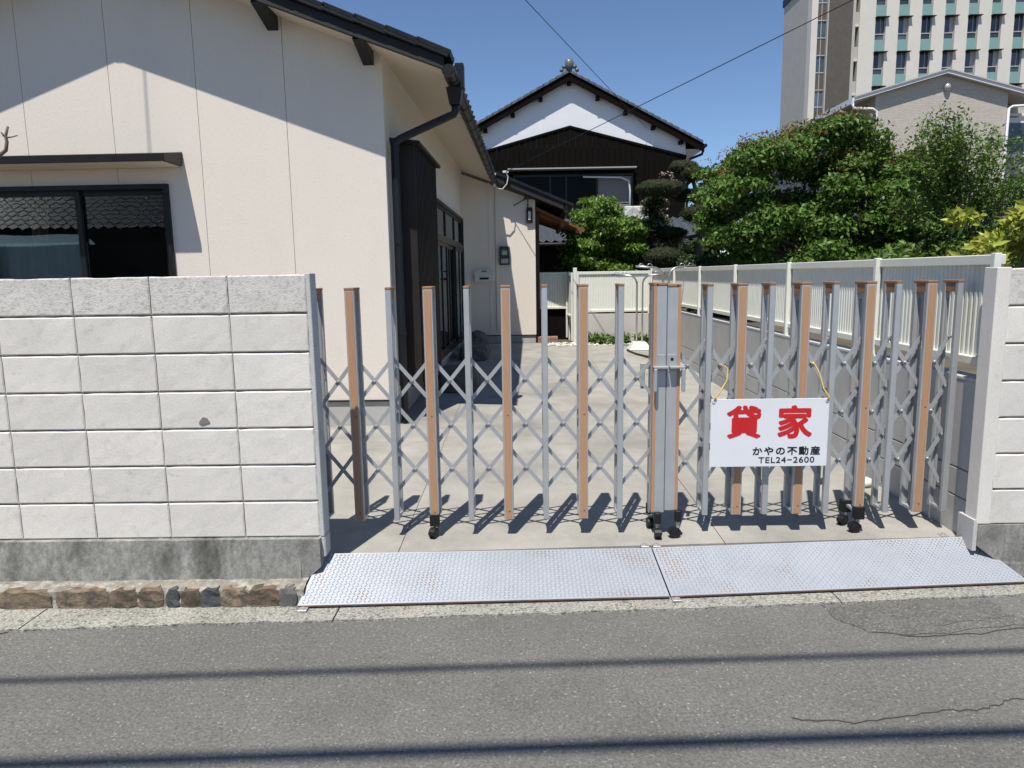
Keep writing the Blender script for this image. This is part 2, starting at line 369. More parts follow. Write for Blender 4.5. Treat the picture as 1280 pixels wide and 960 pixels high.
# driveway slabs
dv = bpy.data.objects.new('driveway', None); COL.objects.link(dv); dv['kind'] = 'structure'
xs = [-3.4, -.70, 1.14, 2.5]; ysl = [3.80, 6.35, 10.6, 14.2]
for i in range(3):
    for j in range(3):
        a, b = xs[i] + .0025, xs[i + 1] - .0025; c, d = ysl[j] + .003, ysl[j + 1] - .003
        if j == 0: ca, cb = 3.80 + (a + 1.1) * .046, 3.80 + (b + 1.1) * .046
        else: ca = cb = c
        if i == 0 and j == 0: ca = 3.76; a = -3.0
        w = random.uniform(-.001, .001)
        MB().hexa([(a, ca, -.2), (b, cb, -.2), (b, d, -.2), (a, d, -.2), (a, ca, zdr(ca) + w), (b, cb, zdr(cb) + w), (b, d, zdr(d) + w), (a, d, zdr(d) + w)]).build('slab', 'slab', dv)
MB().hexa([(-3.3, 4.05, -.3), (2.49, 4.05, -.3), (2.49, 14.1, -.3), (-3.3, 14.1, -.3), (-3.3, 4.05, zdr(4.05) - .006), (2.49, 4.05, zdr(4.05) - .006), (2.49, 14.1, zdr(14.1) - .006), (-3.3, 14.1, zdr(14.1) - .006)]).build('slab_bedding', 'mortar', dv)
yd = MB().hexa([(-6.4, 3.72, -.2), (-1.13, 3.72, -.2), (-1.13, 14, -.2), (-6.4, 14, -.2), (-6.4, 3.72, .12), (-1.13, 3.72, .11), (-1.13, 14, .13), (-6.4, 14, .13)]).build('yard_soil', 'soil', None, kind='structure')
gd = bx('garden_soil', 'soil', None, (2.62, 14, 3.86, 60, -.2, .9), kind='structure')
gd2 = bx('rear_soil', 'soil', None, (-8, 2.62, 14.2, 60, -.2, .30), kind='structure')

# ------------------------------------------------------------------ block walls
def block_mesh(name, w, h, d, mt, parent, rough=0.0):
    """one wall block: front face cut into a grid, worn edges"""
    nx, nz = 9, 6; b = MB(); V = []; GX = [0, .016, .14, .3, .45, .6, .75, .88, .984, 1]; GZ = [0, .03, .27, .5, .75, .97, 1]
    for j in range(nz + 1):
        for i in range(nx + 1):
            x = w * GX[i]; z = h * GZ[j]; e = (i in (0, nx)) + (j in (0, nz))
            y = random.uniform(0, .0012) + (.003 + random.uniform(0, .0025)) * (e > 0)
            if 0 < i < nx and 0 < j < nz: pass
            if i in (0, nx): x += random.uniform(-.0012, .0012)
            if j in (0, nz): z += random.uniform(-.0015, .0015) - (random.random() < .12) * (.002 if j == nz else -.0015)
            V.append((x, y, z))
    n = len(V); q = nx + 1
    F = [(j * q + i, j * q + i + 1, (j + 1) * q + i + 1, (j + 1) * q + i) for j in range(nz) for i in range(nx)]
    ring = [i for i in range(q)] + [j * q + nx for j in range(1, nz + 1)] + [nz * q + i for i in range(nx - 1, -1, -1)] + [j * q for j in range(nz - 1, 0, -1)]
    for k in ring: V.append((V[k][0], d, V[k][2]))
    m = len(ring)
    for k in range(m): F.append((ring[k], n + k, n + (k + 1) % m, ring[(k + 1) % m]))
    F.append(tuple(n + k for k in range(m)))
    b.add(V, F); o = b.build(name, mt, parent); 
    return o

def block_wall(name, label, x0, n, y, ztop, rows, rh, bw, sgn, base_front, xin, ledge=1.):
    """stack-bonded wall: blocks run from x0 outward (sgn) in n columns"""
    t = thing(name, label, 'wall', (x0, y, 0))
    th_ = .098; zb = ztop - rows * rh
    var = {}
    for kind, mt in (('p', 'paint'), ('d', 'paintdirty')):
        var[kind] = []
        for q in range(4):
            o = block_mesh('block', bw - .0038, rh - .0085, .05, mt, None); var[kind].append(o.data); bpy.data.objects.remove(o)
    for r in range(rows):
        for c in range(n):
            xa = x0 + sgn * (.022 + c * bw); xa = xa if sgn > 0 else xa - bw
            if sgn > 0: xa += .05
            k = 'd' if r == rows - 1 else 'p'
            o = bpy.data.objects.new('block', random.choice(var[k])); COL.objects.link(o); o.parent = t
            o.location = (xa + .002 - x0, random.uniform(-.0012, .0012), zb + r * rh + .004)
    far = x0 + sgn * (n * bw + .08)
    a, b = sorted((x0 + sgn * .02, far))
    bx('wall_core', 'mortar', t, (a, b, y + .0105, y + th_, zb - .002, ztop - .006))
    ew = .022 if sgn < 0 else .072
    a, b = sorted((x0, x0 + sgn * ew))
    bx('end_strip', 'render' if sgn < 0 else 'paint', t, (a, b, y - .001, y + th_ + .004, zb + .004, ztop + .002), bevel=.003)
    # concrete footing
    fb = MB(); a, b = sorted((xin, far)); m = 36; top = []; bot = []
    xs_ = np.linspace(a, b, m)
    V = []; F = []
    for i, x in enumerate(xs_):
        w = random.uniform(-.004, .004)
        V += [(x, y - base_front, zb), (x, y - base_front + w * .4 - .004, zb - .1), (x, y - base_front - (.012 - w) * ledge, .105 + w), (x, y - base_front - .06 * ledge, .092 + w), (x, y - base_front - .085 * ledge, .02), (x, y + th_ + .02, .0), (x, y + th_ + .02, zb)]
    for i in range(m - 1):
        for k in range(6): F.append((i * 7 + k, (i + 1) * 7 + k, (i + 1) * 7 + k + 1, i * 7 + k + 1))
        F.append((i * 7 + 6, (i + 1) * 7 + 6, (i + 1) * 7, i * 7))
    F += [tuple(range(7)), tuple((m - 1) * 7 + k for k in range(6, -1, -1))]
    fb.add(V, F).build('footing', 'base', t)
    return t, zb
wl_, zbL = block_wall('block_wall', 'off white painted block wall standing on a stone course, below the dark framed window', -1.043, 9, 3.6, 1.692, 7, .195, .393, -1, .03, -1.165)
wr_, zbR = block_wall('block_wall', 'off white painted block wall end beside the folded gate posts and white corrugated fence', 2.42, 7, 3.72, 1.668, 7, .194, .393, 1, .006, 2.575, .06)
MB().prism([(2.43, .195), (2.5745, .085), (2.5745, zbR - .001), (2.43, zbR - .001)], 'y', 3.7136, 3.83).build('footing_end', 'base', wr_)
MB().prism([(-1.1645, .085), (-1.062, .175), (-1.062, zbL - .001), (-1.1645, zbL - .001)], 'y', 3.5685, 3.70).build('footing_end', 'base', wl_)
bx('pillar_foot', 'render', wr_, (2.408, 2.4295, 3.7195, 3.86, .165, .335))
bx('end_foot', 'render', wl_, (-1.08, -1.040, 3.602, 3.70, .215, zbL + .002), bevel=.006)
# chip in one block
ch = MB(); ch.prism([(-1.655, .945), (-1.632, .975), (-1.612, .97), (-1.598, .948), (-1.62, .94), (-1.64, .935)], 'y', 3.5955, 3.602).build('chip', 'mortar', wl_)
# rubble band and stones below the left wall
rb = MB(); m = 60; xs_ = np.linspace(-4.7, -1.128, m); V = []; F = []
for i, x in enumerate(xs_):
    V += [(x, 3.462 + random.uniform(-.008, .006), .0), (x, 3.468 + random.uniform(-.01, .008), .05), (x, 3.472 + random.uniform(-.008, .008), .094), (x, 3.525, .112 + random.uniform(-.006, .006)), (x, 3.60, .12)]
for i in range(m - 1):
    for k in range(4): F.append((i * 5 + k, (i + 1) * 5 + k, (i + 1) * 5 + k + 1, i * 5 + k + 1))
rb.add(V, F).build('rubble_bed', 'rubble', wl_)
SP = [(-4.6, -4.3), (-4.25, -4.0), (-3.95, -3.6), (-3.55, -3.3), (-3.25, -2.95), (-2.9, -2.72), (-2.69, -2.445), (-2.39, -2.14), (-2.12, -1.99), (-1.975, -1.855), (-1.83, -1.77), (-1.755, -1.66), (-1.655, -1.56), (-1.55, -1.425), (-1.41, -1.262), (-1.25, -1.17)]
SM = ['st1', 'st2', 'st1', 'st3', 'st2', 'st1', 'st1', 'st1', 'st2', 'st2', 'st3', 'st2', 'st3', 'st1', 'st2', 'rock']
for (a, b), s_ in zip(SP, SM):
    bm = bmesh.new(); bmesh.ops.create_cube(bm, size=1); bmesh.ops.subdivide_edges(bm, edges=bm.edges[:], cuts=3, use_grid_fill=True)
    for v in bm.verts:
        p = v.co; k = (abs(p.x * 2) ** 12 + abs(p.z * 2) ** 12) ** (1 / 12); rr = 1 if k < 1 else 1 / k
        v.co = Vector((p.x * (b - a) * (1.12 if abs(p.z) < .3 else .86) * rr * 1.0 + random.uniform(-.006, .006), p.y * .075 * (1 if abs(p.x) < .4 else .8) + random.uniform(-.004, .004), p.z * .108 * rr + random.uniform(-.006, .006)))
    bmesh.ops.translate(bm, verts=bm.verts, vec=Vector(((a + b) / 2 + 1.043, 3.488 - 3.6, .05)))
    me = bpy.data.meshes.new('stone'); bm.to_mesh(me); bm.free(); link('stone', me, s_, wl_)

# ------------------------------------------------------------------ checker plates over the gutter
def plate(label, x0, x1, yf0, yf1, yb0, yb1, tabs):
    t = thing('checker_plate', label, 'steel plate', (x0, yf0, .02))
    x0b, x1b, zb0, zb1 = tabs[0], tabs[1], tabs[3], tabs[4]
    def P(u, v, dz=0.):     # u along, v from front to back; the sheet is slightly twisted
        f = Vector((x0 + (x1 - x0) * u, yf0 + (yf1 - yf0) * u, .030)); b = Vector((x0b + (x1b - x0b) * u, yb0 + (yb1 - yb0) * u, zb0 + (zb1 - zb0) * u))
        return f.lerp(b, v) + Vector((0, 0, dz))
    nu, nv = 24, 6; V = [P(i / nu, j / nv, d) for d in (0, -.006) for j in range(nv + 1) for i in range(nu + 1)]; q = nu + 1; h = q * (nv + 1); F = []
    for j in range(nv):
        for i in range(nu): a = j * q + i; F += [(a, a + 1, a + q + 1, a + q), (h + a + q, h + a + q + 1, h + a + 1, h + a)]
    for i in range(nu): F += [(i + 1, i, h + i, h + i + 1), (nv * q + i, nv * q + i + 1, h + nv * q + i + 1, h + nv * q + i)]
    for j in range(nv): F += [(j * q, j * q + q, h + j * q + q, h + j * q), (j * q + q + nu, j * q + nu, h + j * q + nu, h + j * q + q + nu)]
    MB().add(V, F).build('sheet', 'plate', t)
    # rusty front lip
    MB().beam(P(0.001, -.006, -.004), P(.999, -.006, -.004), .0025, .006).build('front_lip', 'rust', t)
    L = x1 - x0; nx = int(L / .0225); ny = 20; V = []; F = []; 
    w, l_ = .0024, .0098; k = 0
    for i in range(nx):
        for j in range(ny):
            u = .006 + .988 * (i + .5) / nx; v = .02 + .96 * (j + .5) / ny
            c = P(u, v); ux = (P(min(u + .01, 1), v) - P(u, v)).normalized(); vy = (P(u, min(v + .01, 1)) - P(u, v)).normalized()
            s = 1 if (i + j) % 2 else -1; d = (ux + vy * s).normalized(); e = (ux * -s + vy).normalized(); nz = Vector((0, -.3, 1)).normalized()
            o = len(V); V += [c - d * l_, c + e * w * 1.3, c + d * l_, c - e * w * 1.3, c - d * l_ * .55 + nz * .0027, c + d * l_ * .55 + nz * .0027]
            F += [(o, o + 3, o + 5), (o, o + 5, o + 4), (o + 3, o + 2, o + 5), (o + 2, o + 1, o + 5), (o + 1, o, o + 4), (o + 1, o + 4, o + 5)]
    MB().add(V, F).build('tread_pattern', 'tread', t, kind='stuff')
    def tab(u, v, out):
        c = P(u, v); b = MB(); s = -1 if out < 0 else 1; z = .018 if s < 0 else c.z + .002
        b.box(c.x - .022, c.x + .022, min(c.y, c.y + s * .042), max(c.y, c.y + s * .042), z, z + .005); o = b.build('fixing_tab', 'zinc', t, bevel=.0015)
        MB().tube([(c.x, c.y + s * .026, z + .004), (c.x, c.y + s * .026, z + .014)], .009, 6).build('bolt', 'zinc', o)
    for u, v, q in tabs[2]: tab(u, v, q)
    return t
plate('long steel checker plate ramp running from the block wall with the stone course', -1.150, .744, 3.425, 3.493, 3.675, 3.835, (-1.085, .708, [(.018, 0, -1), (.982, 1, 1)], .205, .155))
plate('rust-specked steel checker plate ramp below the for-rent sign, ending at the plain wall end', .752, 2.66, 3.494, 3.628, 3.836, 3.81, (.716, 2.44, [(.012, 0, -1), (.015, 1, 1), (.93, 1, 1)], .155, .21))
bx('gutter_concrete', 'base', None, (-1.1, 2.7, 3.60, 3.80, -.1, -.002), kind='structure')

# ------------------------------------------------------------------ folding gate, two leaves
def gate_leaf(label, posts, ys, ztop, zbot, nodes, casters, stile, sdir):
    """posts: (x, wide); ys(x) = y of the lattice plane"""
    t = thing('folding_gate', label, 'gate', (posts[0][0], ys(posts[0][0]), .15), group=None)
    D = .060
    for x, wide in posts:
        y = ys(x); w = .054 if wide else .031; fy = y - D; ry = y + D
        f = bx('post', 'alu', t, (x - w / 2, x + w / 2, fy - .016, fy + .012, zbot, ztop - .012), bevel=.002)
        if wide:
            wf = bx('wood_strip', 'wood', f, (x - .0185, x + .0185, fy - .0185, fy - .0155, zbot + .004, ztop - .022))
            for zz in (zbot + .05, zbot + .62): MB().tube([(x + .004, fy - .0195, zz), (x + .004, fy - .018, zz)], .004, 6).build('screw', 'ink', wf)
        r = bx('rear_post', 'alu', t, (x - w / 2, x + w / 2, ry - .012, ry + .016, zbot, ztop - .012), bevel=.002)
        bx('cap', 'cap', t, (x - w / 2 - .001, x + w / 2 + .001, fy - .018, ry + .018, ztop - .013, ztop), bevel=.002)
        bx('cap_plug', 'cap', t, (x - w / 2 + .003, x + w / 2 - .003, fy + .0122, ry - .0122, ztop - .066, ztop - .0132))
        bx('foot_bar', 'alu', t, (x - w / 2 + .004, x + w / 2 - .004, fy + .0122, ry - .0122, zbot + .001, zbot + .016))
        bx('guide_rail', 'aludark', t, (x - .005, x + .005, ry - .0165, ry - .0122, zbot + .02, ztop - .1))
    X = [p[0] for p in posts] + [stile]; X.sort(); rv = MB()
    n = len(X); m = len(nodes)
    def bar(i0, k0, di, layer):
        pts = [(i0, k0)]; i, k = i0, k0
        while 0 <= i + di < n and k + 1 < m: i += di; k += 1; pts.append((i, k))
        if len(pts) < 2: return
        off = -.007 if layer else .007
        a, b = pts[0], pts[-1]
        P = [Vector((X[i], ys(X[i]) + off, nodes[k])) for i, k in pts]; br = MB()
        for p, q in zip(P, P[1:]):
            d = (q - p).normalized(); br.beam(p - d * .003, q + d * .003, .0035, .021, (0, 0, 1)) if False else br.beam(p - d * .004, q + d * .004, .005, .0215)
        br.build('lattice_bar', 'alu', t)
    for i in range(n): bar(i, 0, 1, 1); bar(i, 0, -1, 0)
    for k in range(1, m - 1): bar(0, k, 1, 1); bar(n - 1, k, -1, 0)
    for i in range(n - 1):
        for k in range(m - 1):
            xm = (X[i] + X[i + 1]) / 2; zm = (nodes[k] + nodes[k + 1]) / 2; y = ys(xm)
            rv.tube([(xm, y - .0165, zm), (xm, y - .012, zm), (xm, y + .012, zm)], [.005, .0075, .0075], 7)
    for i in range(n):
        for k in range(m):
            if k in (0, m - 1) or True: rv.tube([(X[i], ys(X[i]) - .018, nodes[k]), (X[i], ys(X[i]) + .018, nodes[k])], .006, 6)
    rv.build('rivets', 'zinc', t, kind='stuff')
    for x, y, ang, bracket in casters:
        c = MB(); zg = zdr(y)
        if bracket: c.box(x - .028, x + .028, y - .022, y + .022, zbot - .035, zbot + .04)
        else: c.tube([(x, y, zbot - .02), (x, y, zbot + .045)], .022, 10)
        c = c.build('caster_socket', 'black', t, bevel=.003)
        MB().tube([(x, y, zg + .06), (x, y, zbot)], .010, 8).build('caster_stem', 'zinc', c)
        dx, dy = math.cos(ang), math.sin(ang); ox, oy = x - dx * .02, y - dy * .02
        for s in (-1, 1):
            a = Vector((ox - dy * .004 * s, oy + dx * .004 * s, zg + .0285)); b = Vector((ox - dy * .02 * s, oy + dx * .02 * s, zg + .0285))
            MB().tube([a, a.lerp(b, .2), a.lerp(b, .8), b], [.024, .0285, .0285, .022], 16).build('caster_wheel', 'black', t)
        hd = MB()
        for k in range(6):
            q0, q1 = math.pi * (k) / 6, math.pi * (k + 1) / 6
            for rr in (.034,):
                a = Vector((ox + dx * rr * math.cos(q0), oy + dy * rr * math.cos(q0), zg + .0285 + rr * math.sin(q0))); b = Vector((ox + dx * rr * math.cos(q1), oy + dy * rr * math.cos(q1), zg + .0285 + rr * math.sin(q1)))
                hd.beam(a, b, .036, .004)
        hd.build('caster_hood', 'black', c)
    # meeting stile with wood edge, latch plate and handle
    y = ys(stile) - .0; a, b = stile - .0365, stile + .0365
    st = bx('stile', 'alu', t, (a, b, y - .098, y - .012, zbot + .04, ztop - .012), bevel=.003)
    e0, e1 = (a - .0012, a + .016) if sdir > 0 else (b - .016, b + .0012)
    bx('wood_edge', 'wood', st, (e0, e1, y - .1005, y - .07, zbot + .045, ztop - .014))
    bx('stile_cap', 'cap', t, (a - .001, b + .001, y - .101, y + .078, ztop - .0125, ztop + .002), bevel=.002)
    bx('rear_stile', 'aludark', t, (a + .004, b - .004, y + .012, y + .075, zbot, ztop - .013), bevel=.002)
    bx('cap_screw', 'ink', t, (a + .012 if sdir > 0 else b - .024, a + .024 if sdir > 0 else b - .012, y - .102, y - .1, ztop - .010, ztop - .004))
    q0, q1 = (b - .05, b - .006) if sdir > 0 else (a + .006, a + .05)
    lp = bx('latch_plate', 'lockgrey', t, (q0, q1, y - .102, y - .0975, 1.12, 1.215), bevel=.001)
    hx = a + .006 if sdir > 0 else b + .012; hs = 1 if sdir > 0 else -1
    hb = MB().box(min(hx - .010, hx + hs * .072), max(hx + .010, hx + hs * .072) if sdir > 0 else hx + .010, y - .148, y - .102, 1.142, 1.154)
    if sdir < 0: hb = MB().box(hx - .075, hx + .010, y - .148, y - .102, 1.142, 1.154)
    h = hb.build('handle', 'lockgrey', t, bevel=.002)
    MB().box(hx - .010, hx + .010, y - .150, y - .131, 1.012, 1.142).build('grip', 'lockgrey', h, bevel=.004)
    if sdir < 0: MB().tube([(a + .028, y - .1035, 1.19), (a + .028, y - .101, 1.19)], .009, 12).build('keyhole', 'ink', lp)
    else: bx('rear_grip', 'lockgrey', t, (a - .045, a - .02, y + .053, y + .073, 1.00, 1.15), bevel=.004)
    return t
XL = [(-1.158, 0), (-.955, 1), (-.738, 0), (-.518, 1), (-.302, 0), (-.083, 1), (.135, 0), (.351, 1), (.562, 0)]
XR = [(1.056, 0), (1.237, 1), (1.403, 0), (1.589, 1), (1.756, 0), (1.95, 1), (2.104, 0), (2.288, 1), (2.444, 0)]
yl = lambda x: 4.11
yr = lambda x: 4.11 + (x - .9) * .012
gl = gate_leaf('stretched out grey lattice gate leaf with wood strip posts, fixed beside the stone course wall', XL, yl, 1.612, .258, [1.207, .945, .682, .42],
               [(-.518, 4.045, 1.2, True), (.775, 4.0, 1.5, False), (.758, 4.175, 1.6, False)], .776, 1)
gr = gate_leaf('tightly folded grey lattice gate leaf carrying the white for-rent sign', XR, yr, 1.604, .27, [1.283, 1.0, .717, .43],
               [(.892, 4.0, .2, False), (1.95, 4.05, .1, True), (1.93, 4.18, .6, True)], .852, -1)

# ------------------------------------------------------------------ sign
sg = thing('rental_sign', 'white for-rent sign board with red and black writing tied to the gate', 'sign', (1.39, 4.0, .57))
SY = 3.985; 
b = MB().box(1.062, 1.722, SY, SY + .004, .572, .962).build('board', 'sign', sg, bevel=.0012)
def text(body, m, x0, x1, z0, z1, name, bold=0., space=1.):
    """flat print; a heavy face is built from slightly shifted layers of the glyph outline"""
    cu = bpy.data.curves.new(name, 'FONT'); cu.body = body; cu.size = 1; cu.space_character = space; cu.resolution_u = 4
    o = bpy.data.objects.new(name, cu); COL.objects.link(o); dg = bpy.context.evaluated_depsgraph_get(); dg.update()
    me = bpy.data.meshes.new_from_object(o.evaluated_get(dg)); bpy.data.objects.remove(o)
    co = np.array([v.co[:] for v in me.vertices]); F = [tuple(p.vertices) for p in me.polygons]; bpy.data.meshes.remove(me)
    lo = co.min(0); hi = co.max(0); V = []; FF = []
    offs = [(0., 0.)] + [(bold * math.cos(a), bold * math.sin(a)) for a in np.arange(0, 6.28, math.pi / 4)] if bold else [(0., 0.)]
    for k, (dx, dz) in enumerate(offs):
        n = len(V)
        for p in co: V.append((x0 + bold + dx + (p[0] - lo[0]) / (hi[0] - lo[0]) * (x1 - x0 - 2 * bold), SY - .0006 - .00012 * k, z0 + bold + dz + (p[1] - lo[1]) / (hi[1] - lo[1]) * (z1 - z0 - 2 * bold)))
        FF += [tuple(i + n for i in f) for f in F]
    return MB().add(V, FF).build(name, m, sg)
text('貸', 'red', 1.150, 1.345, .736, .926, 'red_lettering', .0066)
text('家', 'red', 1.437, 1.632, .733, .925, 'red_lettering', .0066)
text('かやの不動産', 'ink', 1.302, 1.682, .637, .688, 'black_lettering', .0016, 1.25)
text('TEL24−2600', 'ink', 1.336, 1.652, .592, .627, 'phone_lettering', .0006, 1.1)
for sx, pts in ((1.075, [(1.078, SY - .002, .955), (1.085, SY - .01, .978), (1.12, 4.02, 1.0), (1.165, 4.05, 1.06), (1.175, 4.075, 1.12), (1.15, 4.08, 1.145), (1.14, 4.085, 1.11)]), (1.708, [(1.708, SY - .002, .948), (1.715, SY - .01, .97), (1.70, 4.02, 1.01), (1.685, 4.05, 1.09), (1.665, 4.075, 1.14), (1.64, 4.08, 1.155)])):
    MB().tube(pts, .0045, 6).build('tie_cord', 'cord', sg, smooth=True)
    MB().tube([(sx, SY - .004, .95), (sx, SY + .006, .95)], .010, 10).build('grommet', 'whitep', sg)

# ------------------------------------------------------------------ the cream house
HX, HY = -1.25, 7.0; HR = R(-.95)
hs = thing('cream_house', 'cream stucco gable house with black tiled roof and dark shutter box', 'house', (HX, HY, 0), HR)
Iv = INV[hs.name]; INV[hs.name] = Matrix.Identity(4)      # house parts below are in house coordinates: x left negative, y to the back
SL = .372; EAVE = 3.705; XRdg = -2.60; XWl = -5.2; ZF = .465; DEP = 7.55
def ztop(x): return EAVE + SL * (min(-x, x - XWl) if x > XWl else 0)
# gable panels
J = [0, -.915, -1.75, -2.57, -3.41, -4.25, XWl]
wx0, wx1, wz0, wz1 = -3.98, -2.085, .95, 2.575
def panel(a, b, z0, z1=None):
    pts = [(a, z0), (b, z0)]
    if z1 is None:
        pts.append((b, ztop(b)))
        if a < XRdg < b: pts.append((XRdg, ztop(XRdg)))
        pts.append((a, ztop(a)))
    else: pts += [(b, z1), (a, z1)]
    MB().prism(pts, 'y', 0, .03).build('wall_panel', 'stucco', hs)
for a, b in zip(J[1:], J):
    a_, b_ = a + .0025, b - (.0025 if b else 0)
    if b_ <= wx0 or a_ >= wx1: panel(a_, b_, ZF)
    else:
        c, d = max(a_, wx0), min(b_, wx1)
        if c > a_: panel(a_, c, ZF)
        if d < b_: panel(d, b_, ZF)
        panel(c, d, ZF, wz0); panel(c, d, wz1)
MB().prism([(XWl + .03, ZF), (wx0, ZF), (wx0, 3.4), (XWl + .03, 3.4)], 'y', .031, .12).build('wall_backing', 'mortar', hs)
MB().prism([(wx1, ZF), (-.03, ZF), (-.03, EAVE - .05), (wx1, EAVE + .5)], 'y', .031, .12).build('wall_backing', 'mortar', hs)
MB().prism([(wx0, wz1), (wx1, wz1), (wx1, EAVE + .5), (XRdg, EAVE + .9), (wx0, EAVE + .35)], 'y', .031, .12).build('wall_backing', 'mortar', hs)
bx('foundation', 'found', hs, (XWl + .01, -.012, .012, .2, -.05, ZF - .012))
MB().box(XWl, .004, -.012, .03, ZF - .014, ZF + .002).build('drip_edge', 'bronze', hs)
# side wall to the driveway: openings for the long window
sy0, sy1, sz0, sz1 = 1.85, 7.1, .47, 2.74
for a, b, c, d in ((.03, sy0, ZF, EAVE), (sy0, sy1, sz1, EAVE), (sy1, DEP + .05, ZF, EAVE)):
    bx('side_wall', 'stucco', hs, (-.12, 0, a, b, c, d - .0))
bx('side_foundation', 'found', hs, (-.15, -.012, .2, DEP, -.05, ZF - .012))
bx('window_sill', 'found', hs, (-.1, .05, sy0 - .05, sy1 + .05, ZF - .05, ZF + .002))
bx('left_wall', 'stucco', hs, (XWl, XWl + .12, .03, DEP, ZF, EAVE))
bx('rear_wall', 'stucco', hs, (XWl, -.1, DEP + .06, DEP + .18, ZF, EAVE))
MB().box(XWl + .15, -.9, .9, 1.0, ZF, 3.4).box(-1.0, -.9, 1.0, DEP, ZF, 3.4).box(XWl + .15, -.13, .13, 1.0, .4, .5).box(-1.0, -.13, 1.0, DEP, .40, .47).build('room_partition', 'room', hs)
# roof
OV, OE, TH = .42, .60, .05
def rl(x, dz=0.): return EAVE + SL * (min(-x, x - XWl)) + dz
xe, xl = OE, XWl - OE
y0, y1 = -OV, DEP + 1.2
for nm, dz, th_, mt, ya_, yb_ in (('roof_deck', .0, .05, 'barge', y0 + .05, y1),):
    MB().prism([(xl, rl(xl, dz)), (XRdg, rl(XRdg, dz)), (xe, rl(xe, dz)), (xe, rl(xe, dz + th_)), (XRdg, rl(XRdg, dz + th_)), (xl, rl(xl, dz + th_))], 'y', ya_, yb_).build(nm, mt, hs)
# soffit boards: sloping under the eave and under the gable overhang
MB().prism([(0.0, rl(0, -.012)), (xe - .02, rl(xe - .02, -.012)), (xe - .02, rl(xe - .02, -.002)), (0.0, rl(0, -.002))], 'y', y0 + .05, DEP + .05).build('eave_soffit', 'soffit', hs)
MB().prism([(xl, rl(xl, -.010)), (XRdg, rl(XRdg, -.010)), (0, rl(0, -.010)), (0, rl(0, -.002)), (XRdg, rl(XRdg, -.002)), (xl, rl(xl, -.002))], 'y', y0 + .05, .0).build('gable_soffit', 'soffit', hs)
# barge boards and brackets
for s in (1, -1):
    P = [(XRdg, rl(XRdg, -.035)), (xe + .02, rl(xe + .02, -.035)), (xe + .02, rl(xe + .02, .07)), (XRdg, rl(XRdg, .07))]
    if s < 0: P = [(2 * XRdg - x, z) for x, z in P]
    MB().prism(P, 'y', y0 + .0, y0 + .045).build('barge_board', 'barge', hs, bevel=.004)
    P = [(XRdg, rl(XRdg, .071)), (xe + .01, rl(xe + .01, .071)), (xe + .01, rl(xe + .01, .095)), (XRdg, rl(XRdg, .095))]
    if s < 0: P = [(2 * XRdg - x, z) for x, z in P]
    MB().prism(P, 'y', y0 + .02, y0 + .06).build('tile_batten', 'wooddk', hs)
for x in (-.12, -.99, -1.9, XRdg, -3.3, -4.2):
    MB().hexa([(x - .05, y0 + .02, rl(x) - .04), (x + .05, y0 + .02, rl(x) - .04), (x + .05, -.002, rl(x) - .15), (x - .05, -.002, rl(x) - .15), (x - .05, y0 + .046, rl(x) - .005), (x + .05, y0 + .046, rl(x) - .005), (x + .05, -.002, rl(x) - .005), (x - .05, -.002, rl(x) - .005)]).build('bracket', 'bronze', hs)
# roof tiles: verge (sleeve) tiles one by one, wavy courses for the field, eave tiles one by one
ang = math.atan(SL); vt = None
cs_, sn_ = math.cos(ang), math.sin(ang)
L = .285
def verge_tile(x, side):
    bm_ = MB(); u = Vector((cs_ * side, 0, -sn_)); nrm = Vector((sn_ * side, 0, cs_)); o = Vector((x, y0 - .035, rl(x, .105)))
    def q(a, y, h): p = o + u * a + nrm * h; return (p.x, y0 + y, p.z)
    bm_.hexa([q(0, -.035, 0), q(L + .03, -.035, -.012), q(L + .03, .26, -.012), q(0, .26, 0), q(0, -.035, .045), q(L + .03, -.035, .033), q(L + .03, .26, .033), q(0, .26, .045)])
    bm_.hexa([q(0, -.04, -.025), q(L + .02, -.04, -.035), q(L + .02, -.015, -.035), q(0, -.015, -.025), q(0, -.04, .0), q(L + .02, -.04, -.01), q(L + .02, -.015, -.01), q(0, -.015, 0)])
    return bm_.build('verge_tile', 'tilebk', hs, bevel=.006)
vt = {s: None for s in (1, -1)}
for s in (1, -1):
    k = 0; x = XRdg + s * .05
    while (x < xe if s > 0 else x > xl):
        if vt[s] is None: vt[s] = verge_tile(x, s); x0_ = x
        else: again(vt[s], (x - x0_, 0, rl(x) - rl(x0_)))
        x += s * L * cs_
def field(name, x_top, x_bot, ya_, yb_, zf, m, parent, wave=.27, amp=.022, course=.25):
    ny = int((yb_ - ya_) / wave * 6); sl = abs(x_bot - x_top); nc = max(1, int(sl / course)); V = []; F = []
    for c in range(nc):
        for e in (0, 1):
            x = x_top + (x_bot - x_top) * (c + e * 1.0) / nc
            for j in range(ny + 1):
                y = ya_ + (yb_ - ya_) * j / ny; a = j % 6 / 6
                V.append((x, y, zf(x) + amp * (math.sin(a * 2 * math.pi) + .4 * math.sin(a * 4 * math.pi)) + (.022 if e else 0)))
    q = ny + 1
    for c in range(2 * nc - 1):
        for j in range(ny): F.append((c * q + j, c * q + j + 1, (c + 1) * q + j + 1, (c + 1) * q + j))
    return MB().add(V, F).build(name, m, parent, kind='stuff')
field('field_tiles', XRdg, xe + .05, y0 + .2, y1, lambda x: rl(x, .10), 'tilebk', hs)
field('field_tiles', XRdg, xl - .05, y0 + .2, y1, lambda x: rl(x, .10), 'tilebk', hs)
et = MB().tube([(xe + .04, y0 + .33, rl(xe, .105)), (xe + .065, y0 + .33, rl(xe, .095))], .052, 10).build('eave_tile', 'tilebk', hs)
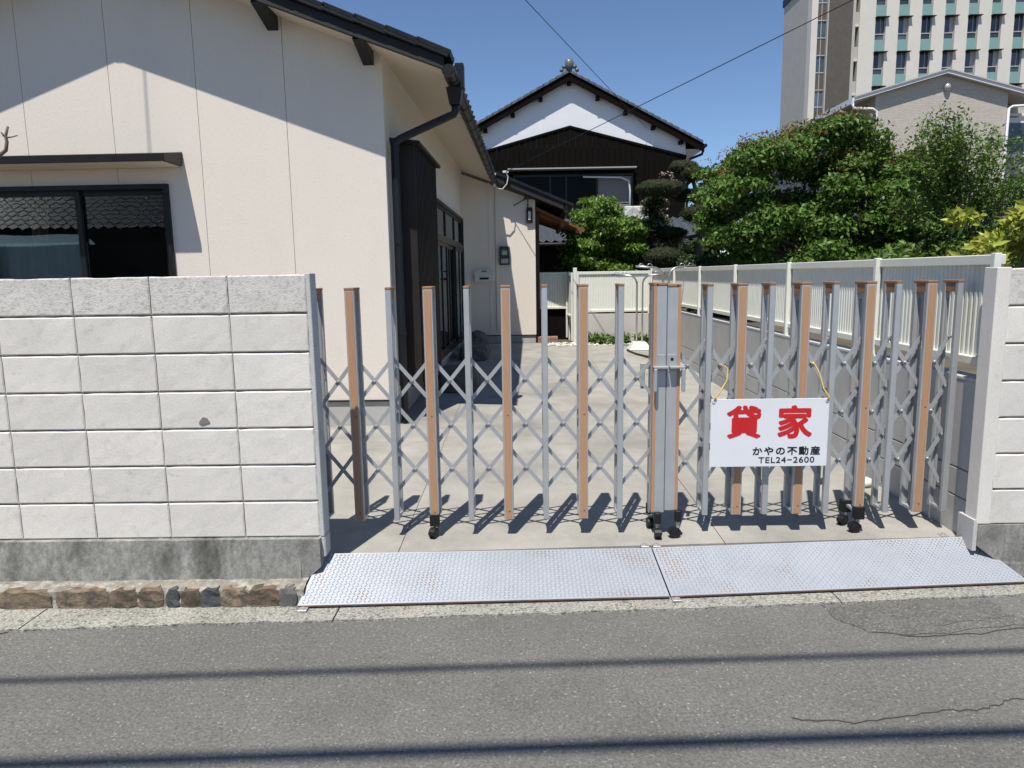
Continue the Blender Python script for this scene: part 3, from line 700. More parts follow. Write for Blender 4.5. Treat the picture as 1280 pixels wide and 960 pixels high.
for k in range(1, int((DEP + .5) / .27)): again(et, (0, .27 * k, 0))
MB().tube([(XRdg, y0 - .05, rl(XRdg, .17)), (XRdg, y1, rl(XRdg, .17))], .11, 12).build('ridge_tile', 'tilebk', hs)
bx('ridge_base', 'tilebk', hs, (XRdg - .1, XRdg + .1, y0 - .02, y1, rl(XRdg, .05), rl(XRdg, .16)))
# gutter along the eave, its brackets, hopper and downpipe
gx, gz = xe + .065, rl(xe) - .035; gu = MB(); V = []; F = []
for e, y in enumerate((y0 - .03, DEP - .15)):
    for k in range(9):
        a = math.pi * k / 8; V.append((gx - .058 * math.cos(a), y, gz - .062 * math.sin(a)))
    for k in range(9):
        a = math.pi * (8 - k) / 8; V.append((gx - .054 * math.cos(a), y, gz + .002 - .058 * math.sin(a)))
for k in range(17): F.append((k, k + 1, 18 + k + 1, 18 + k))
F += [tuple(range(17, -1, -1)), tuple(range(18, 36))]
go = MB().add(V, F).build('gutter', 'bronze', hs)
MB().tube([(gx, y0 - .03, gz - .028), (gx, y0 - .026, gz - .028)], .056, 14).build('gutter_end', 'bronze', go)
gb = MB()
for k in range(10):
    a0, a1 = math.pi * k / 10, math.pi * (k + 1) / 10
    gb.beam((gx - .064 * math.cos(a0), y0 + .25, gz - .068 * math.sin(a0)), (gx - .064 * math.cos(a1), y0 + .25, gz - .068 * math.sin(a1)), .02, .004)
gb.beam((gx - .064, y0 + .25, gz), (gx - .10, y0 + .25, gz + .05), .02, .004); gb = gb.build('gutter_bracket', 'bronze', hs)
for k in range(1, 13): again(gb, (0, .55 * k, 0))
hp = .06
MB().hexa([(gx - .05, hp - .05, gz - .20), (gx + .05, hp - .05, gz - .20), (gx + .05, hp + .05, gz - .20), (gx - .05, hp + .05, gz - .20), (gx - .075, hp - .09, gz - .055), (gx + .075, hp - .09, gz - .055), (gx + .075, hp + .09, gz - .055), (gx - .075, hp + .09, gz - .055)]).build('hopper', 'pipe', hs, bevel=.006)
MB().box(gx + .01, gx + .09, hp - .06, hp + .06, gz - .06, gz + .16).build('hopper_guard', 'pipe', hs, bevel=.006)
px, py = .075, .11
dp = MB().tube([(gx, hp, gz - .18), (gx, hp, gz - .25), (gx - .02, hp, gz - .285), (gx - .06, hp, gz - .30), (px + .07, py, gz - .475), (px + .02, py, gz - .50), (px, py, gz - .56), (px, py, 1.0), (px, py, .22)], .037, 14).build('downpipe', 'pipe', hs, smooth=True)
for z in (2.85, 1.98, 1.1): MB().tube([(px, py, z), (px, py, z + .03)], .043, 14).build('pipe_clip', 'pipe', dp)
# shutter box
SB = (.0, .235, .27, 1.82, .56, 2.96)
sb = bx('shutter_box', 'box', hs, SB, bevel=.004)
MB().hexa([(-.0, .23, 2.958), (.29, .23, 2.93), (.29, 1.86, 2.93), (0, 1.86, 2.958), (0, .23, 3.0), (.29, .23, 2.965), (.29, 1.86, 2.965), (0, 1.86, 3.0)]).build('box_cap', 'box', sb)
rbm = bx('box_rib', 'box', sb, (.236, .246, .32, .345, .58, 2.93))
for k in range(1, 17): again(rbm, (0, .089 * k, 0))
# long sliding window
def window_frame(name, parent, x, ya_, yb_, za, zb, w, d, bevel=.002):      # frame lying in the y-z plane
    b = MB(); b.box(x - d, x, ya_, yb_, za, za + w).box(x - d, x, ya_, yb_, zb - w, zb)
    b.box(x - d, x, ya_, ya_ + w, za + w, zb - w).box(x - d, x, yb_ - w, yb_, za + w, zb - w); return b.build(name, 'bronze', parent)
wf = window_frame('window_frame', hs, .06, sy0, sy1, sz0, sz1, .05, .12)
bx('transom_bar', 'bronze', hs, (-.05, .055, sy0 + .05, sy1 - .05, 2.16, 2.23))
nP = 4; pw = (sy1 - sy0 - .1) / nP
for k in range(nP):
    a = sy0 + .05 + k * pw; off = .028 if k % 2 else -.010
    s_ = window_frame('sash', hs, off + .015, a - .02, a + pw + .02, sz0 + .05, 2.16, .055, .032)
    bx('pane', 'glass', s_, (off - .004, off + .001, a + .03, a + pw - .03, sz0 + .1, 2.11))
    bx('meeting_rail', 'bronze', s_, (off - .012, off + .0145, a + pw * .5 - .02, a + pw * .5 + .02, sz0 + .1, 2.11))
    u = window_frame('transom_light', hs, .03, a, a + pw, 2.23, sz1 - .05, .04, .04)
    bx('pane', 'glass', u, (.008, .012, a + .04, a + pw - .04, 2.27, sz1 - .09))
cv = MB(); V = []; F = []; yy = np.linspace(sy0 + .1, sy1 - .1, 140)
for i, y in enumerate(yy):
    for z in (.5, 2.7): V.append((-.10 + .02 * math.sin(y * 38), y, z))
for i in range(139): F.append((2 * i, 2 * i + 2, 2 * i + 3, 2 * i + 1))
cv.add(V, F).build('curtain', 'curtain', hs)
# front window: frame, two sashes, one with an insect screen, curtain behind, room
def front_frame(name, parent, y, xa, xb, za, zb, w, d):
    b = MB(); b.box(xa, xb, y, y + d, za, za + w).box(xa, xb, y, y + d, zb - w, zb); b.box(xa, xa + w, y, y + d, za + w, zb - w).box(xb - w, xb, y, y + d, za + w, zb - w)
    return b.build(name, 'bronze', parent)
front_frame('window_frame', hs, -.035, wx0, wx1, wz0, wz1, .045, .12)
mx_ = -3.00
for a, b, y in ((wx0 + .045, mx_ + .03, .01), (mx_ - .03, wx1 - .045, .042)):
    s_ = front_frame('sash', hs, y, a, b, wz0 + .045, wz1 - .045, .05, .028)
    bx('pane', 'glass', s_, (a + .05, b - .05, y + .010, y + .015, wz0 + .095, wz1 - .095))
V = []; F = []; xx = np.linspace(wx0 + .05, mx_ - .02, 90)
for i, x in enumerate(xx):
    for z in (.9, 2.05): V.append((x, .13 + .018 * math.sin(x * 45), z))
for i in range(89): F.append((2 * i, 2 * i + 2, 2 * i + 3, 2 * i + 1))
MB().add(V, F).build('lace_curtain', 'lace', hs)
V = []; F = []; xx = np.linspace(-3.62, -3.42, 30)
for i, x in enumerate(xx):
    for z, q in ((.9, 1.5), (1.7, .35), (2.5, 1.2)): V.append((-3.52 + (x + 3.52) * q, .22 + .03 * math.sin(x * 70), z))
for i in range(29): F += [(3 * i, 3 * i + 3, 3 * i + 4, 3 * i + 1), (3 * i + 1, 3 * i + 4, 3 * i + 5, 3 * i + 2)]
MB().add(V, F).build('drape', 'drape', hs)
# window awning
aw = MB().prism([(-.36, 2.735), (-.36, 2.80), (.0, 2.865), (0, 2.80), (-.02, 2.735)], 'x', wx0 - .16, wx1 + .155)
aw.v = [(x, y, z) for x, y, z in aw.v]; aw = aw.build('window_awning', 'bronze', hs, bevel=.003)
bx('awning_underside', 'soffit', aw, (wx0 - .13, wx1 + .12, -.34, -.005, 2.726, 2.7345))
# far wing: wall facing the street, its roof edge, porch canopy
WY = DEP - .02; WX = 1.44
def wz(x): return 3.50 - .42 * (x - .55)
MB().prism([(-.1, ZF), (WX, ZF), (WX, wz(WX) - .02), (-.1, 3.66)], 'y', WY, WY + .12).build('wing_wall', 'stucco', hs)
bx('wing_foundation', 'found', hs, (-.1, WX - .012, WY + .012, WY + .2, -.05, ZF - .012))
bx('wing_drip', 'bronze', hs, (-.0, WX + .004, WY - .012, WY + .02, ZF - .014, ZF + .002))
MB().prism([(WY + .12, ZF), (WY + 5, ZF), (WY + 5, wz(WX)), (WY + .12, wz(WX))], 'x', WX - .12, WX).build('wing_side_wall', 'stucco', hs)
bx('wing_corner_trim', 'stucco', hs, (.52, .545, WY - .012, WY + .0, ZF, 3.45))
MB().prism([(.56, wz(.56)), (WX + .55, wz(WX + .55)), (WX + .55, wz(WX + .55) + .12), (.56, wz(.56) + .12)], 'y', WY - .28, WY - .24).build('wing_barge', 'barge', hs)
MB().prism([(.56, wz(.56) + .03), (WX + .55, wz(WX + .55) + .03), (WX + .55, wz(WX + .55) + .10), (.56, wz(.56) + .10)], 'y', WY - .24, WY + 5).build('wing_roof', 'wooddk', hs)
wt = MB().hexa([(0, WY - .31, -.03), (.27, WY - .31, -.03 - .113), (.27, WY - .1, -.03 - .113), (0, WY - .1, -.03), (0, WY - .31, .03), (.27, WY - .31, .03 - .113), (.27, WY - .1, .03 - .113), (0, WY - .1, .03)]).build('verge_tile', 'tilebk', hs, bevel=.005)
wt.location = (.56, 0, wz(.56) + .15)
for k in range(1, 6): again(wt, (.27 * k, 0, -.1134 * k))
field('field_tiles', .56, WX + .6, WY - .1, WY + 5, lambda x: wz(x) + .13, 'tilebk', hs)
MB().tube([(WX + .60, WY - .26, wz(WX + .6) + .0), (WX + .60, WY + 5, wz(WX + .6))], .05, 10).build('wing_gutter', 'bronze', hs)
pc = MB().prism([(WX + .02, 2.93), (WX + .85, 2.56), (WX + .85, 2.60), (WX + .02, 3.0)], 'y', WY + .25, WY + 3.0).build('porch_canopy', 'cedar', hs)
for k in range(4): MB().beam((WX + .02, WY + .5 + k * .7, 2.88), (WX + 1.0, WY + .5 + k * .7, 2.53), .05, .07).build('rafter', 'cedar', pc)
MB().tube([(WX + .55, WY + .3, 2.66), (WX + .55, WY + 3, 2.66)], .055, 10).build('porch_log', 'cedar', pc)
bx('porch_wall', 'wooddk', hs, (WX, WX + .08, WY + .3, WY + 3, .4, 2.85))
INV[hs.name] = Iv
INVH = Iv.inverted()
def hw(x, y, z): return INVH @ Vector((x, y, z))

# things fixed to the house
def on_house(name, label, cat, x, y, z): 
    p = hw(x, y, z); t = thing(name, label, cat, p, HR); INV[t.name] = Matrix.Identity(4); return t
t = on_house('mailbox', 'small white wall mailbox with arched lid on the far cream wall', 'mailbox', .42, WY, 1.53)
MB().prism([(-.19, 0), (.19, 0), (.19, .2), (.14, .235), (.06, .255), (-.06, .255), (-.14, .235), (-.19, .2)], 'y', -.13, 0).build('body', 'whitep', t, bevel=.008)
bx('lid', 'whitep', t, (-.2, .2, -.145, -.131, .12, .19), bevel=.004); bx('slot', 'ink', t, (-.09, .09, -.1345, -.1305, .05, .09)); bx('crest', 'ink', t, (-.05, .05, -.1345, -.131, .205, .225))
t = on_house('electric_meter', 'dark electricity meter box on the cream wall above the mailbox', 'meter', .83, WY, 1.86)
bx('body', 'metalgrey', t, (-.10, .10, -.10, 0, 0, .36), bevel=.008); MB().tube([(0, -.1, .24), (0, -.135, .24)], .07, 16).build('dial_cover', 'glass', t)
bx('dial', 'whitep', t, (-.045, .045, -.108, -.1005, .20, .27)); bx('terminal_cover', 'lockgrey', t, (-.07, .07, -.108, -.1005, .03, .12))
MB().tube([(-.17, -.02, -1.3), (-.17, -.02, 1.55)], .012, 8).build('conduit', 'soffit', t)
t = on_house('wall_lamp', 'slim black wall lantern with white glass under the wing eave', 'lamp', 1.33, WY, 2.66)
bx('frame', 'ink', t, (-.06, .06, -.06, 0, 0, .3), bevel=.006); bx('lamp_glass', 'whitep', t, (-.025, .025, -.075, -.061, .06, .23), bevel=.004)
t = on_house('junction_box', 'small dark cable junction box under the wing eave', 'junction box', 1.30, WY, 3.12)
bx('body', 'metalgrey', t, (-.07, .07, -.12, 0, 0, .14), bevel=.006); MB().tube([(-.02, -.05, .02), (-.28, -.08, -.12)], .010, 6).build('stub', 'ink', t)
MB().tube([(.0, -.03, .0), (.0, -.03, -.17)], .010, 6).build('lead', 'ink', t)
t = on_house('cable_anchor', 'white cable anchor with looped wire at the end of the gutter', 'cable anchor', .66, WY - .38, 3.42)
MB().tube([(0, .0, -.1), (0, 0, .06), (.03, 0, .16)], .022, 8).build('insulator', 'whitep', t)
MB().tube([(0, .30, -.05), (0, 0, -.05)], .02, 6).build('arm', 'ink', t)
MB().tube([(.03, 0, .16), (.0, 0, .0), (.05, 0, -.12), (.16, 0, -.14), (.25, 0, -.04), (.27, 0, .1), (.22, 0, .19)], .011, 6).build('loop', 'whitep', t, smooth=True)
bx('clamp', 'whitep', t, (.17, .28, -.02, .02, .16, .20), bevel=.004)
# step stones and a rock below the long window
for x, y, sx, sy, sz, lab in ((.42, 2.2, .26, .45, .27, 'dark low step stone beside the shutter box'), (.38, 5.2, .24, .5, .24, 'dark step stone beneath the far end of the long window')):
    p = hw(x, y, zdr(HY + y) - .02); o = MB().blob((0, 0, sz / 2), (sx, sy, sz / 2 + .01), 12, 8, .06, .35).build('step_stone', 'rock', None); o.location = p; tag(o, lab, 'stone')
p = hw(.33, 6.3, zdr(HY + 6.3)); o = MB().blob((0, 0, .12), (.22, .28, .22), 12, 8, .12).build('garden_rock', 'rock', None); o.location = p; tag(o, 'rounded dark rock in the shade against the house foundation', 'rock')
p = hw(WX, WY, 0); t = thing('brick_step', 'low red brick step at the corner of the wing', 'step', (p.x + .02, p.y + .1, .3)); x_ = p.x + .02; y_ = p.y + .1
bk = None
for i in range(3):
    for j in range(2):
        if bk is None: bk = bx('brick', 'brick', t, (x_, x_ + .135, y_, y_ + .22, .28, .34), bevel=.006)
        else: again(bk, (.142 * i, 0, .064 * j))
bx('brick_bed', 'mortar', t, (x_ + .01, x_ + .41, y_ + .01, y_ + .21, .28, .395))

# ------------------------------------------------------------------ boundary walls and white fences
fgp = 'white corrugated fence on the boundary'
rw = thing('boundary_wall', 'smooth grey boundary wall along the driveway under the white fence', 'wall', (2.5, 3.84, .1))
b = MB()
for z0_, z1_ in ((.05, .365), (.373, .53), (.538, 1.045)): bx('course', 'retwall', rw, (2.5, 2.62, 3.84, 14.2, z0_, z1_), bevel=.003)
bx('wall_core', 'mortar', rw, (2.51, 2.61, 3.85, 14.19, .05, 1.04)); bx('coping', 'render', rw, (2.497, 2.623, 3.835, 14.2, 1.045, 1.06))
bw_ = thing('back_wall', 'low pale wall across the end of the driveway under the white fence', 'wall', (1.08, 14.1, .2))
for z0_, z1_ in ((.2, .47), (.477, .885)): bx('course', 'backwall', bw_, (1.10, 2.497, 14.1, 14.2, z0_, z1_), bevel=.003)
bx('wall_core', 'mortar', bw_, (1.12, 2.495, 14.112, 14.19, .2, .88))
def corr_fence(name, label, a, b, z0, z1, posts, zfoot, pitch=.042, amp=.006):
    """corrugated sheet fence from a to b (x,y), a sheet per bay, posts in front"""
    a = Vector((a[0], a[1], 0)); b = Vector((b[0], b[1], 0)); d = (b - a).normalized(); n_ = Vector((d.y, -d.x, 0)); t = thing(name, label, 'fence', (a.x, a.y, zfoot)); L = (b - a).length
    if n_.y > 0 or (abs(n_.y) < .01 and n_.x > 0): n_ = -n_
    st = posts
    for s0, s1 in zip(st, st[1:]):
        m = max(2, int((s1 - s0) / pitch)); V = []; F = []
        prof = [(0, 0), (.25, 0), (.4, 1), (.85, 1)]
        P = []
        for i in range(m):
            for u, h in prof: P.append((s0 + (i + u) * (s1 - s0) / m, h))
        P.append((s1, 0))
        for s, h in P:
            for z in (z0, z1 - .03): q = a + d * s + n_ * (h * amp); V.append((q.x, q.y, z))
        for i in range(len(P) - 1): F.append((2 * i, 2 * i + 2, 2 * i + 3, 2 * i + 1))
        MB().add(V, F).build('sheet', 'fence', t)
        c = a + d * s0; e = a + d * s1
        for z, w, h, nm, of in ((z1 - .025, .05, .055, 'top_rail', .004), (z0 + .02, .05, .045, 'bottom_rail', .008)):
            p0 = c + n_ * of + Vector((0, 0, z)) + d * .002; p1 = e + n_ * of + Vector((0, 0, z)) - d * .002; MB().beam(p0, p1, w, h).build(nm, 'fence', t, bevel=.004)
    for s in st:
        c = a + d * s + n_ * .035; MB().box(c.x - .019, c.x + .019, c.y - .019, c.y + .019, zfoot, z1 + .010).build('post', 'fence', t, bevel=.003)
    return t
corr_fence('white_fence', 'white corrugated metal fence running along the driveway above the grey wall', (2.56, 3.9), (2.56, 14.05), 1.135, 1.735, [0, 1.28, 2.97, 4.67, 6.36, 8.05, 10.12], 1.05)
corr_fence('white_fence', 'white corrugated fence across the back of the driveway above the low pale wall', (1.12, 14.15), (2.53, 14.15), .92, 1.70, [0, 1.38], .88, .05)
corr_fence('white_fence', 'short white corrugated fence panel running back beside the brick step', (1.05, 14.27), (1.0, 15.08), .80, 1.68, [0, .8], .35, .05)
corr_fence('white_fence', 'white corrugated fence in the gap behind the cream house wing', (.34, 15.12), (1.02, 15.12), .95, 1.70, [0, .68], .3, .05)
bx('gap_wall', 'clad', bw_, (.33, 1.03, 15.16, 15.26, .25, .97))
bx('corner_post', 'fence', bw_, (1.03, 1.10, 14.08, 14.2, .25, 1.78), bevel=.004)

# ------------------------------------------------------------------ pebbles, weeds, laundry stands, hose
P = RNG.uniform((.45, 13.55), (2.45, 14.08), (420, 2)); pb = MB()
for x, y in P:
    if x > 1.5 and random.random() < .6: continue
    r = random.uniform(.012, .032); pb.blob((x, y, zdr(y) + r * .4), (r, r * random.uniform(.7, 1.2), r * .65), 6, 4, .15)
pb.build('pebbles', 'pebble', None, smooth=True, kind='stuff')['label'] = 'white pebbles at the foot of the pale back wall'
def weeds(name, label, pts, r, h, n, size, m='leaf2'):
    cs = [(x, y, zdr(y) + h * .35) for x, y in pts]; rs = [(r, r * .7, h)] * len(cs); P, d = shell_points(cs, rs, n, .1, 1); P[:, 2] = np.maximum(P[:, 2], .3)
    V, F = leaves(P, d, size, .25, .9); o = link(name, np_mesh(name, V, F), m); o['kind'] = 'stuff'; o['label'] = label
weeds('weeds', 'green weeds growing along the back wall', [(1.55, 13.9), (1.8, 13.85), (2.0, 13.9), (2.3, 13.8), (1.35, 13.95), (2.4, 13.4), (2.42, 13.0)], .16, .14, 1500, .10)
weeds('wall_weeds', 'scrubby weeds in the slot between the grey wall and the white fence', [(2.58, 5.0 + k * .6) for k in range(12)], .1, .05, 10, .05)
def arch(c, r, a0, a1, ax, n=8):
    return [Vector(c) + Vector((ax[0] * r * math.cos(a0 + (a1 - a0) * k / n), ax[1] * r * math.cos(a0 + (a1 - a0) * k / n), r * math.sin(a0 + (a1 - a0) * k / n))) for k in range(n + 1)]
def laundry(label, x, y, ang, h):
    z = zdr(y); t = thing('laundry_stand', label, 'laundry stand', (x, y, z), group='laundry stands at the back wall')
    MB().hexa([(x - .2, y - .2, z), (x + .2, y - .2, z), (x + .2, y + .2, z), (x - .2, y + .2, z), (x - .11, y - .11, z + .14), (x + .11, y - .11, z + .14), (x + .11, y + .11, z + .14), (x - .11, y + .11, z + .14)]).build('base', 'whitep', t, bevel=.01)
    d = Vector((math.cos(ang), math.sin(ang), 0))
    for s in (-1, 1):
        p = Vector((x, y, z)) + d * (.05 * s); top = z + h
        pts = [p + Vector((0, 0, .1)), p + Vector((0, 0, h - .16))] + [p + d * (s * .16 * (1 - math.cos(a))) + Vector((0, 0, h - .16 + .16 * math.sin(a))) for a in np.linspace(.2, math.pi / 2, 7)] + [p + d * (s * .45) + Vector((0, 0, h + .02))]
        pl = MB().tube(pts, .016, 8).build('pole', 'steel', t, smooth=True)
        for k in (.22, .36):
            c = p + d * (s * k) + Vector((0, 0, h + .005)); lp = [c + d * (.045 * math.cos(a)) + Vector((0, 0, .055 * math.sin(a))) for a in np.linspace(0, math.pi, 9)]
            MB().tube(lp, .006, 5).build('hook_loop', 'steel', pl, smooth=True)
laundry('steel laundry pole stand with white base in front of the pale back wall', 2.13, 12.95, 2.9, 1.32)
laundry('steel laundry pole stand with curved arms hidden partly behind the gate stile', 2.24, 11.2, .25, 1.47)
tb_ = MB().beam((1.72, 12.9, 1.60), (2.48, 12.9, 1.615), .025, .02).beam((1.72, 13.0, 1.60), (2.48, 13.0, 1.615), .02, .015).build('laundry_rack', 'steel', None); tag(tb_, 'thin steel laundry rack resting across the pole stand arms', 'laundry rack')
z_ = zdr(12); o = MB().tube([(1.88, 12.7, z_ + .03), (1.95, 12.2, z_ + .02), (2.12, 11.6, z_ + .02), (2.2, 10.9, z_ + .0), (2.05, 10.5, z_ - .02), (1.85, 10.6, z_ - .02)], .016, 7).build('garden_hose', 'black', None, smooth=True); tag(o, 'black garden hose lying on the driveway by the laundry stand', 'hose')
o = MB().blob((0, 0, .03), (.10, .08, .04), 14, 8, .02).build('white_stone', 'whitep', None, smooth=True); o.location = (2.36, 4.92, zdr(4.9)); tag(o, 'smooth white stone on the driveway against the grey wall', 'stone')

# ------------------------------------------------------------------ dark timber house with white gable
bh = thing('timber_house', 'two storey house with white plaster gable and dark timber cladding', 'house', (1.9, 28, 0))
PX, PZ, SL2 = 1.9, 8.86, .523; WL2, WR2 = -2.45, 6.25; BY = 28.0; FY = 27.69
def z2(x): return PZ - SL2 * abs(x - PX)
MB().prism([(WL2, 0), (WR2, 0), (WR2, z2(WR2)), (PX, z2(PX)), (WL2, z2(WL2))], 'y', BY, BY + 11).build('wall', 'white', bh)
def zc2(x): return 7.05 - .262 * abs(x - 1.93)
# cladding boards, each a little proud of the next
bdw = .21; x = WL2 - .02; k = 0; cb = MB()
WX0, WX1, WZ0, WZ1 = -.2, 4.3, 3.25, 5.35
while x < WR2 + .02:
    x1 = min(x + bdw - .012, WR2 + .02); dpt = .05 + .008 * (k % 2)
    segs = [(0.2, None)] if (x1 < WX0 or x > WX1) else [(0.2, WZ0), (WZ1, None)]
    for za, zb in segs:
        pts = [(x, za), (x1, za), (x1, zc2(x1) if zb is None else zb), (x, zc2(x) if zb is None else zb)]
        MB().prism(pts, 'y', BY - dpt, BY - .004).build('cladding_board', 'clad', bh)
    x += bdw; k += 1
bx('cladding_backing', 'clad', bh, (WL2, WX0, BY - .02, BY - .002, .2, 5.9)); bx('cladding_backing', 'clad', bh, (WX1, WR2, BY - .02, BY - .002, .2, 5.85)); bx('cladding_backing', 'clad', bh, (WX0, WX1, BY - .02, BY - .002, WZ1, 6.3))
for s in (1, -1):
    pts = [(1.93, 7.03), (1.93 + s * 4.35, 7.03 - .262 * 4.35), (1.93 + s * 4.35, 7.11 - .262 * 4.35), (1.93, 7.11)]
    MB().prism(pts, 'y', BY - .09, BY - .001).build('cladding_trim', 'clad', bh)
    e = PX + s * 4.98
    MB().prism([(PX, PZ), (e, z2(e)), (e, z2(e) + .09), (PX, PZ + .09)], 'y', FY + .06, BY + 11.5).build('roof', 'wooddk', bh)
    MB().prism([(PX, PZ - .22), (e, z2(e) - .22), (e, z2(e) + .06), (PX, PZ + .06)], 'y', FY, FY + .06).build('barge_board', 'clad', bh)
    rt2 = None; n2 = int(4.95 / .235)
    for k in range(n2):
        xa = PX + s * (.1 + k * .235); b_ = MB()
        if rt2 is None:
            b_.hexa([(xa - .12, FY - .05, z2(xa) + .065 + .063 * s), (xa + .12, FY - .05, z2(xa) + .065 - .063 * s), (xa + .12, FY + .3, z2(xa) + .065 - .063 * s), (xa - .12, FY + .3, z2(xa) + .065 + .063 * s), (xa - .12, FY - .05, z2(xa) + .15 + .04 * s), (xa + .12, FY - .05, z2(xa) + .15 - .04 * s), (xa + .12, FY + .3, z2(xa) + .15 - .04 * s), (xa - .12, FY + .3, z2(xa) + .15 + .04 * s)]); b_.tube([(xa - s * .09, FY - .06, z2(xa) + .185), (xa - s * .09, FY + .3, z2(xa) + .185)], .035, 7)
            rt2 = b_.build('verge_tile', 'tilegrey', bh); xr = xa
        else: again(rt2, (xa - xr, 0, z2(xa) - z2(xr)))
    field('field_tiles', PX, e + s * .05, FY + .3, BY + 11.5, lambda x: z2(x) + .17, 'tilegrey', bh)
    for k in range(5):
        xa = PX + s * (.02 + k * 1.03) if k else PX
        if k == 0 and s < 0: continue
        bx('purlin_end', 'clad', bh, (xa - .07, xa + .07, FY + .04, BY, z2(xa) - .34, z2(xa) - .21))
    bx('eave_soffit', 'white', bh, (min(e - s * .04, PX + s * 4.36), max(e - s * .04, PX + s * 4.36), BY, BY + 11, z2(e) - .10, z2(e) - .06))
    MB().tube([(e + s * .05, FY + .02, z2(e) + .02), (e + s * .05, BY + 11, z2(e) + .02)], .07, 8).build('gutter', 'bronze', bh)
MB().tube([(PX + 5.0, BY - .1, z2(PX + 5) - .02), (PX + 4.95, BY - .1, z2(PX + 5) - .25), (PX + 4.5, BY - .05, z2(PX + 5) - .42), (PX + 4.43, BY - .05, z2(PX + 5) - .6), (PX + 4.43, BY - .05, .2)], .05, 8).build('downpipe', 'bronze', bh, smooth=True)
MB().tube([(PX, FY - .02, PZ + .22), (PX, BY + 11.5, PZ + .22)], .13, 10).build('ridge_tile', 'tilegrey', bh)
on = MB().blob((PX, FY - .04, PZ + .33), (.17, .10, .20), 12, 8, .03)
for s_ in (-1, 1): on.blob((PX + s_ * .19, FY - .03, PZ + .25), (.09, .07, .08), 8, 6).blob((PX + s_ * .28, FY - .03, PZ + .13), (.08, .07, .07), 8, 6).blob((PX + s_ * .09, FY - .03, PZ + .47), (.05, .06, .05), 8, 6)
on.build('ridge_end_tile', 'tilegrey', bh, smooth=True)
# upstairs window band with shoji panel, hood and pipe
bx('window_recess', 'room', bh, (WX0, WX1, BY - .0, BY + .02, WZ0, WZ1))
f = MB(); f.box(WX0, WX1, BY - .10, BY - .0, WZ0, WZ0 + .09).box(WX0, WX1, BY - .10, BY, WZ1 - .08, WZ1)
for x in (WX0, WX0 + 1.35, WX0 + 1.95, WX0 + 3.1, WX1 - .07): f.box(x, x + .07, BY - .10, BY, WZ0 + .09, WZ1 - .08)
f.build('window_frame', 'bronze', bh)
for a, b in ((WX0 + .07, WX0 + 1.35), (WX0 + 1.42, WX0 + 1.95), (WX0 + 2.02, WX0 + 3.1)): bx('window_pane', 'dkglass', bh, (a, b, BY - .05, BY - .045, WZ0 + .09, WZ1 - .08))
bx('shoji_panel', 'mortar', bh, (WX0 + 3.17, WX1 - .07, BY - .06, BY - .05, WZ0 + .09, WZ0 + .98)); bx('shoji_panel', 'mortar', bh, (WX0 + 3.17, WX1 - .07, BY - .06, BY - .05, WZ0 + 1.02, WZ1 - .1))
bx('window_hood', 'mortar', bh, (WX0 - .2, WX1 + .05, BY - .55, BY - .05, 5.50, 5.53)); bx('window_hood_edge', 'lockgrey', bh, (WX0 - .2, WX1 + .05, BY - .58, BY - .551, 5.49, 5.535))
MB().tube([(WX0 + 2.6, BY - .3, 5.22), (WX0 + 4.0, BY - .3, 5.18), (WX0 + 4.3, BY - .3, 5.05), (WX0 + 4.35, BY - .3, 4.7), (WX0 + 4.35, BY - .3, 3.6)], .035, 8).build('drain_pipe', 'whitep', bh, smooth=True)
# lower lean-to roof with wavy tiles
LZ = lambda y: 2.72 + (y - 25.) * .33
V = []; F = []; nxl = 34 * 6; xs_ = np.linspace(-2.6, 7.2, nxl + 1); nc = 11
for c in range(nc):
    for e in (0, 1):
        y = 25 + 3. * (c + e) / nc
        for j, x in enumerate(xs_):
            a = j % 6 / 6; V.append((x, y, LZ(y) + .035 * (math.sin(a * 2 * math.pi) + .4 * math.sin(a * 4 * math.pi)) + (.05 if not e else 0)))
q = nxl + 1
for c in range(2 * nc - 1):
    for j in range(nxl): F.append((c * q + j, c * q + j + 1, (c + 1) * q + j + 1, (c + 1) * q + j))
MB().add(V, F).build('lower_roof_tiles', 'tilegrey', bh, kind='stuff')
MB().prism([(25.02, LZ(25) - .12), (28, LZ(28) - .12), (28, LZ(28) - .03), (25.02, LZ(25) - .03)], 'x', -2.6, 7.2).build('lower_roof', 'wooddk', bh)
bx('lower_wall', 'clad', bh, (-2.5, 7.1, 26, 28, 0, 2.9)); MB().tube([(-2.6, 24.95, LZ(25) - .05), (7.2, 24.95, LZ(25) - .05)], .06, 8).build('lower_gutter', 'bronze', bh)
t = thing('air_conditioner', 'white air conditioner outdoor unit on the grey tiled lower roof', 'air conditioner', (4.15, 26.4, 3.2))
bx('body', 'whitep', t, (3.75, 4.6, 26.2, 26.55, 3.3, 4.0), bevel=.02); MB().tube([(4.06, 26.2, 3.66), (4.06, 26.17, 3.66)], .27, 20).build('fan_grille', 'ltgrey', t); MB().tube([(4.06, 26.171, 3.66), (4.06, 26.15, 3.66)], .07, 12).build('fan_hub', 'whitep', t)
for x in (3.85, 4.5): bx('leg', 'steel', t, (x - .03, x + .03, 26.2, 26.5, LZ(26.2) - .02, 3.31))

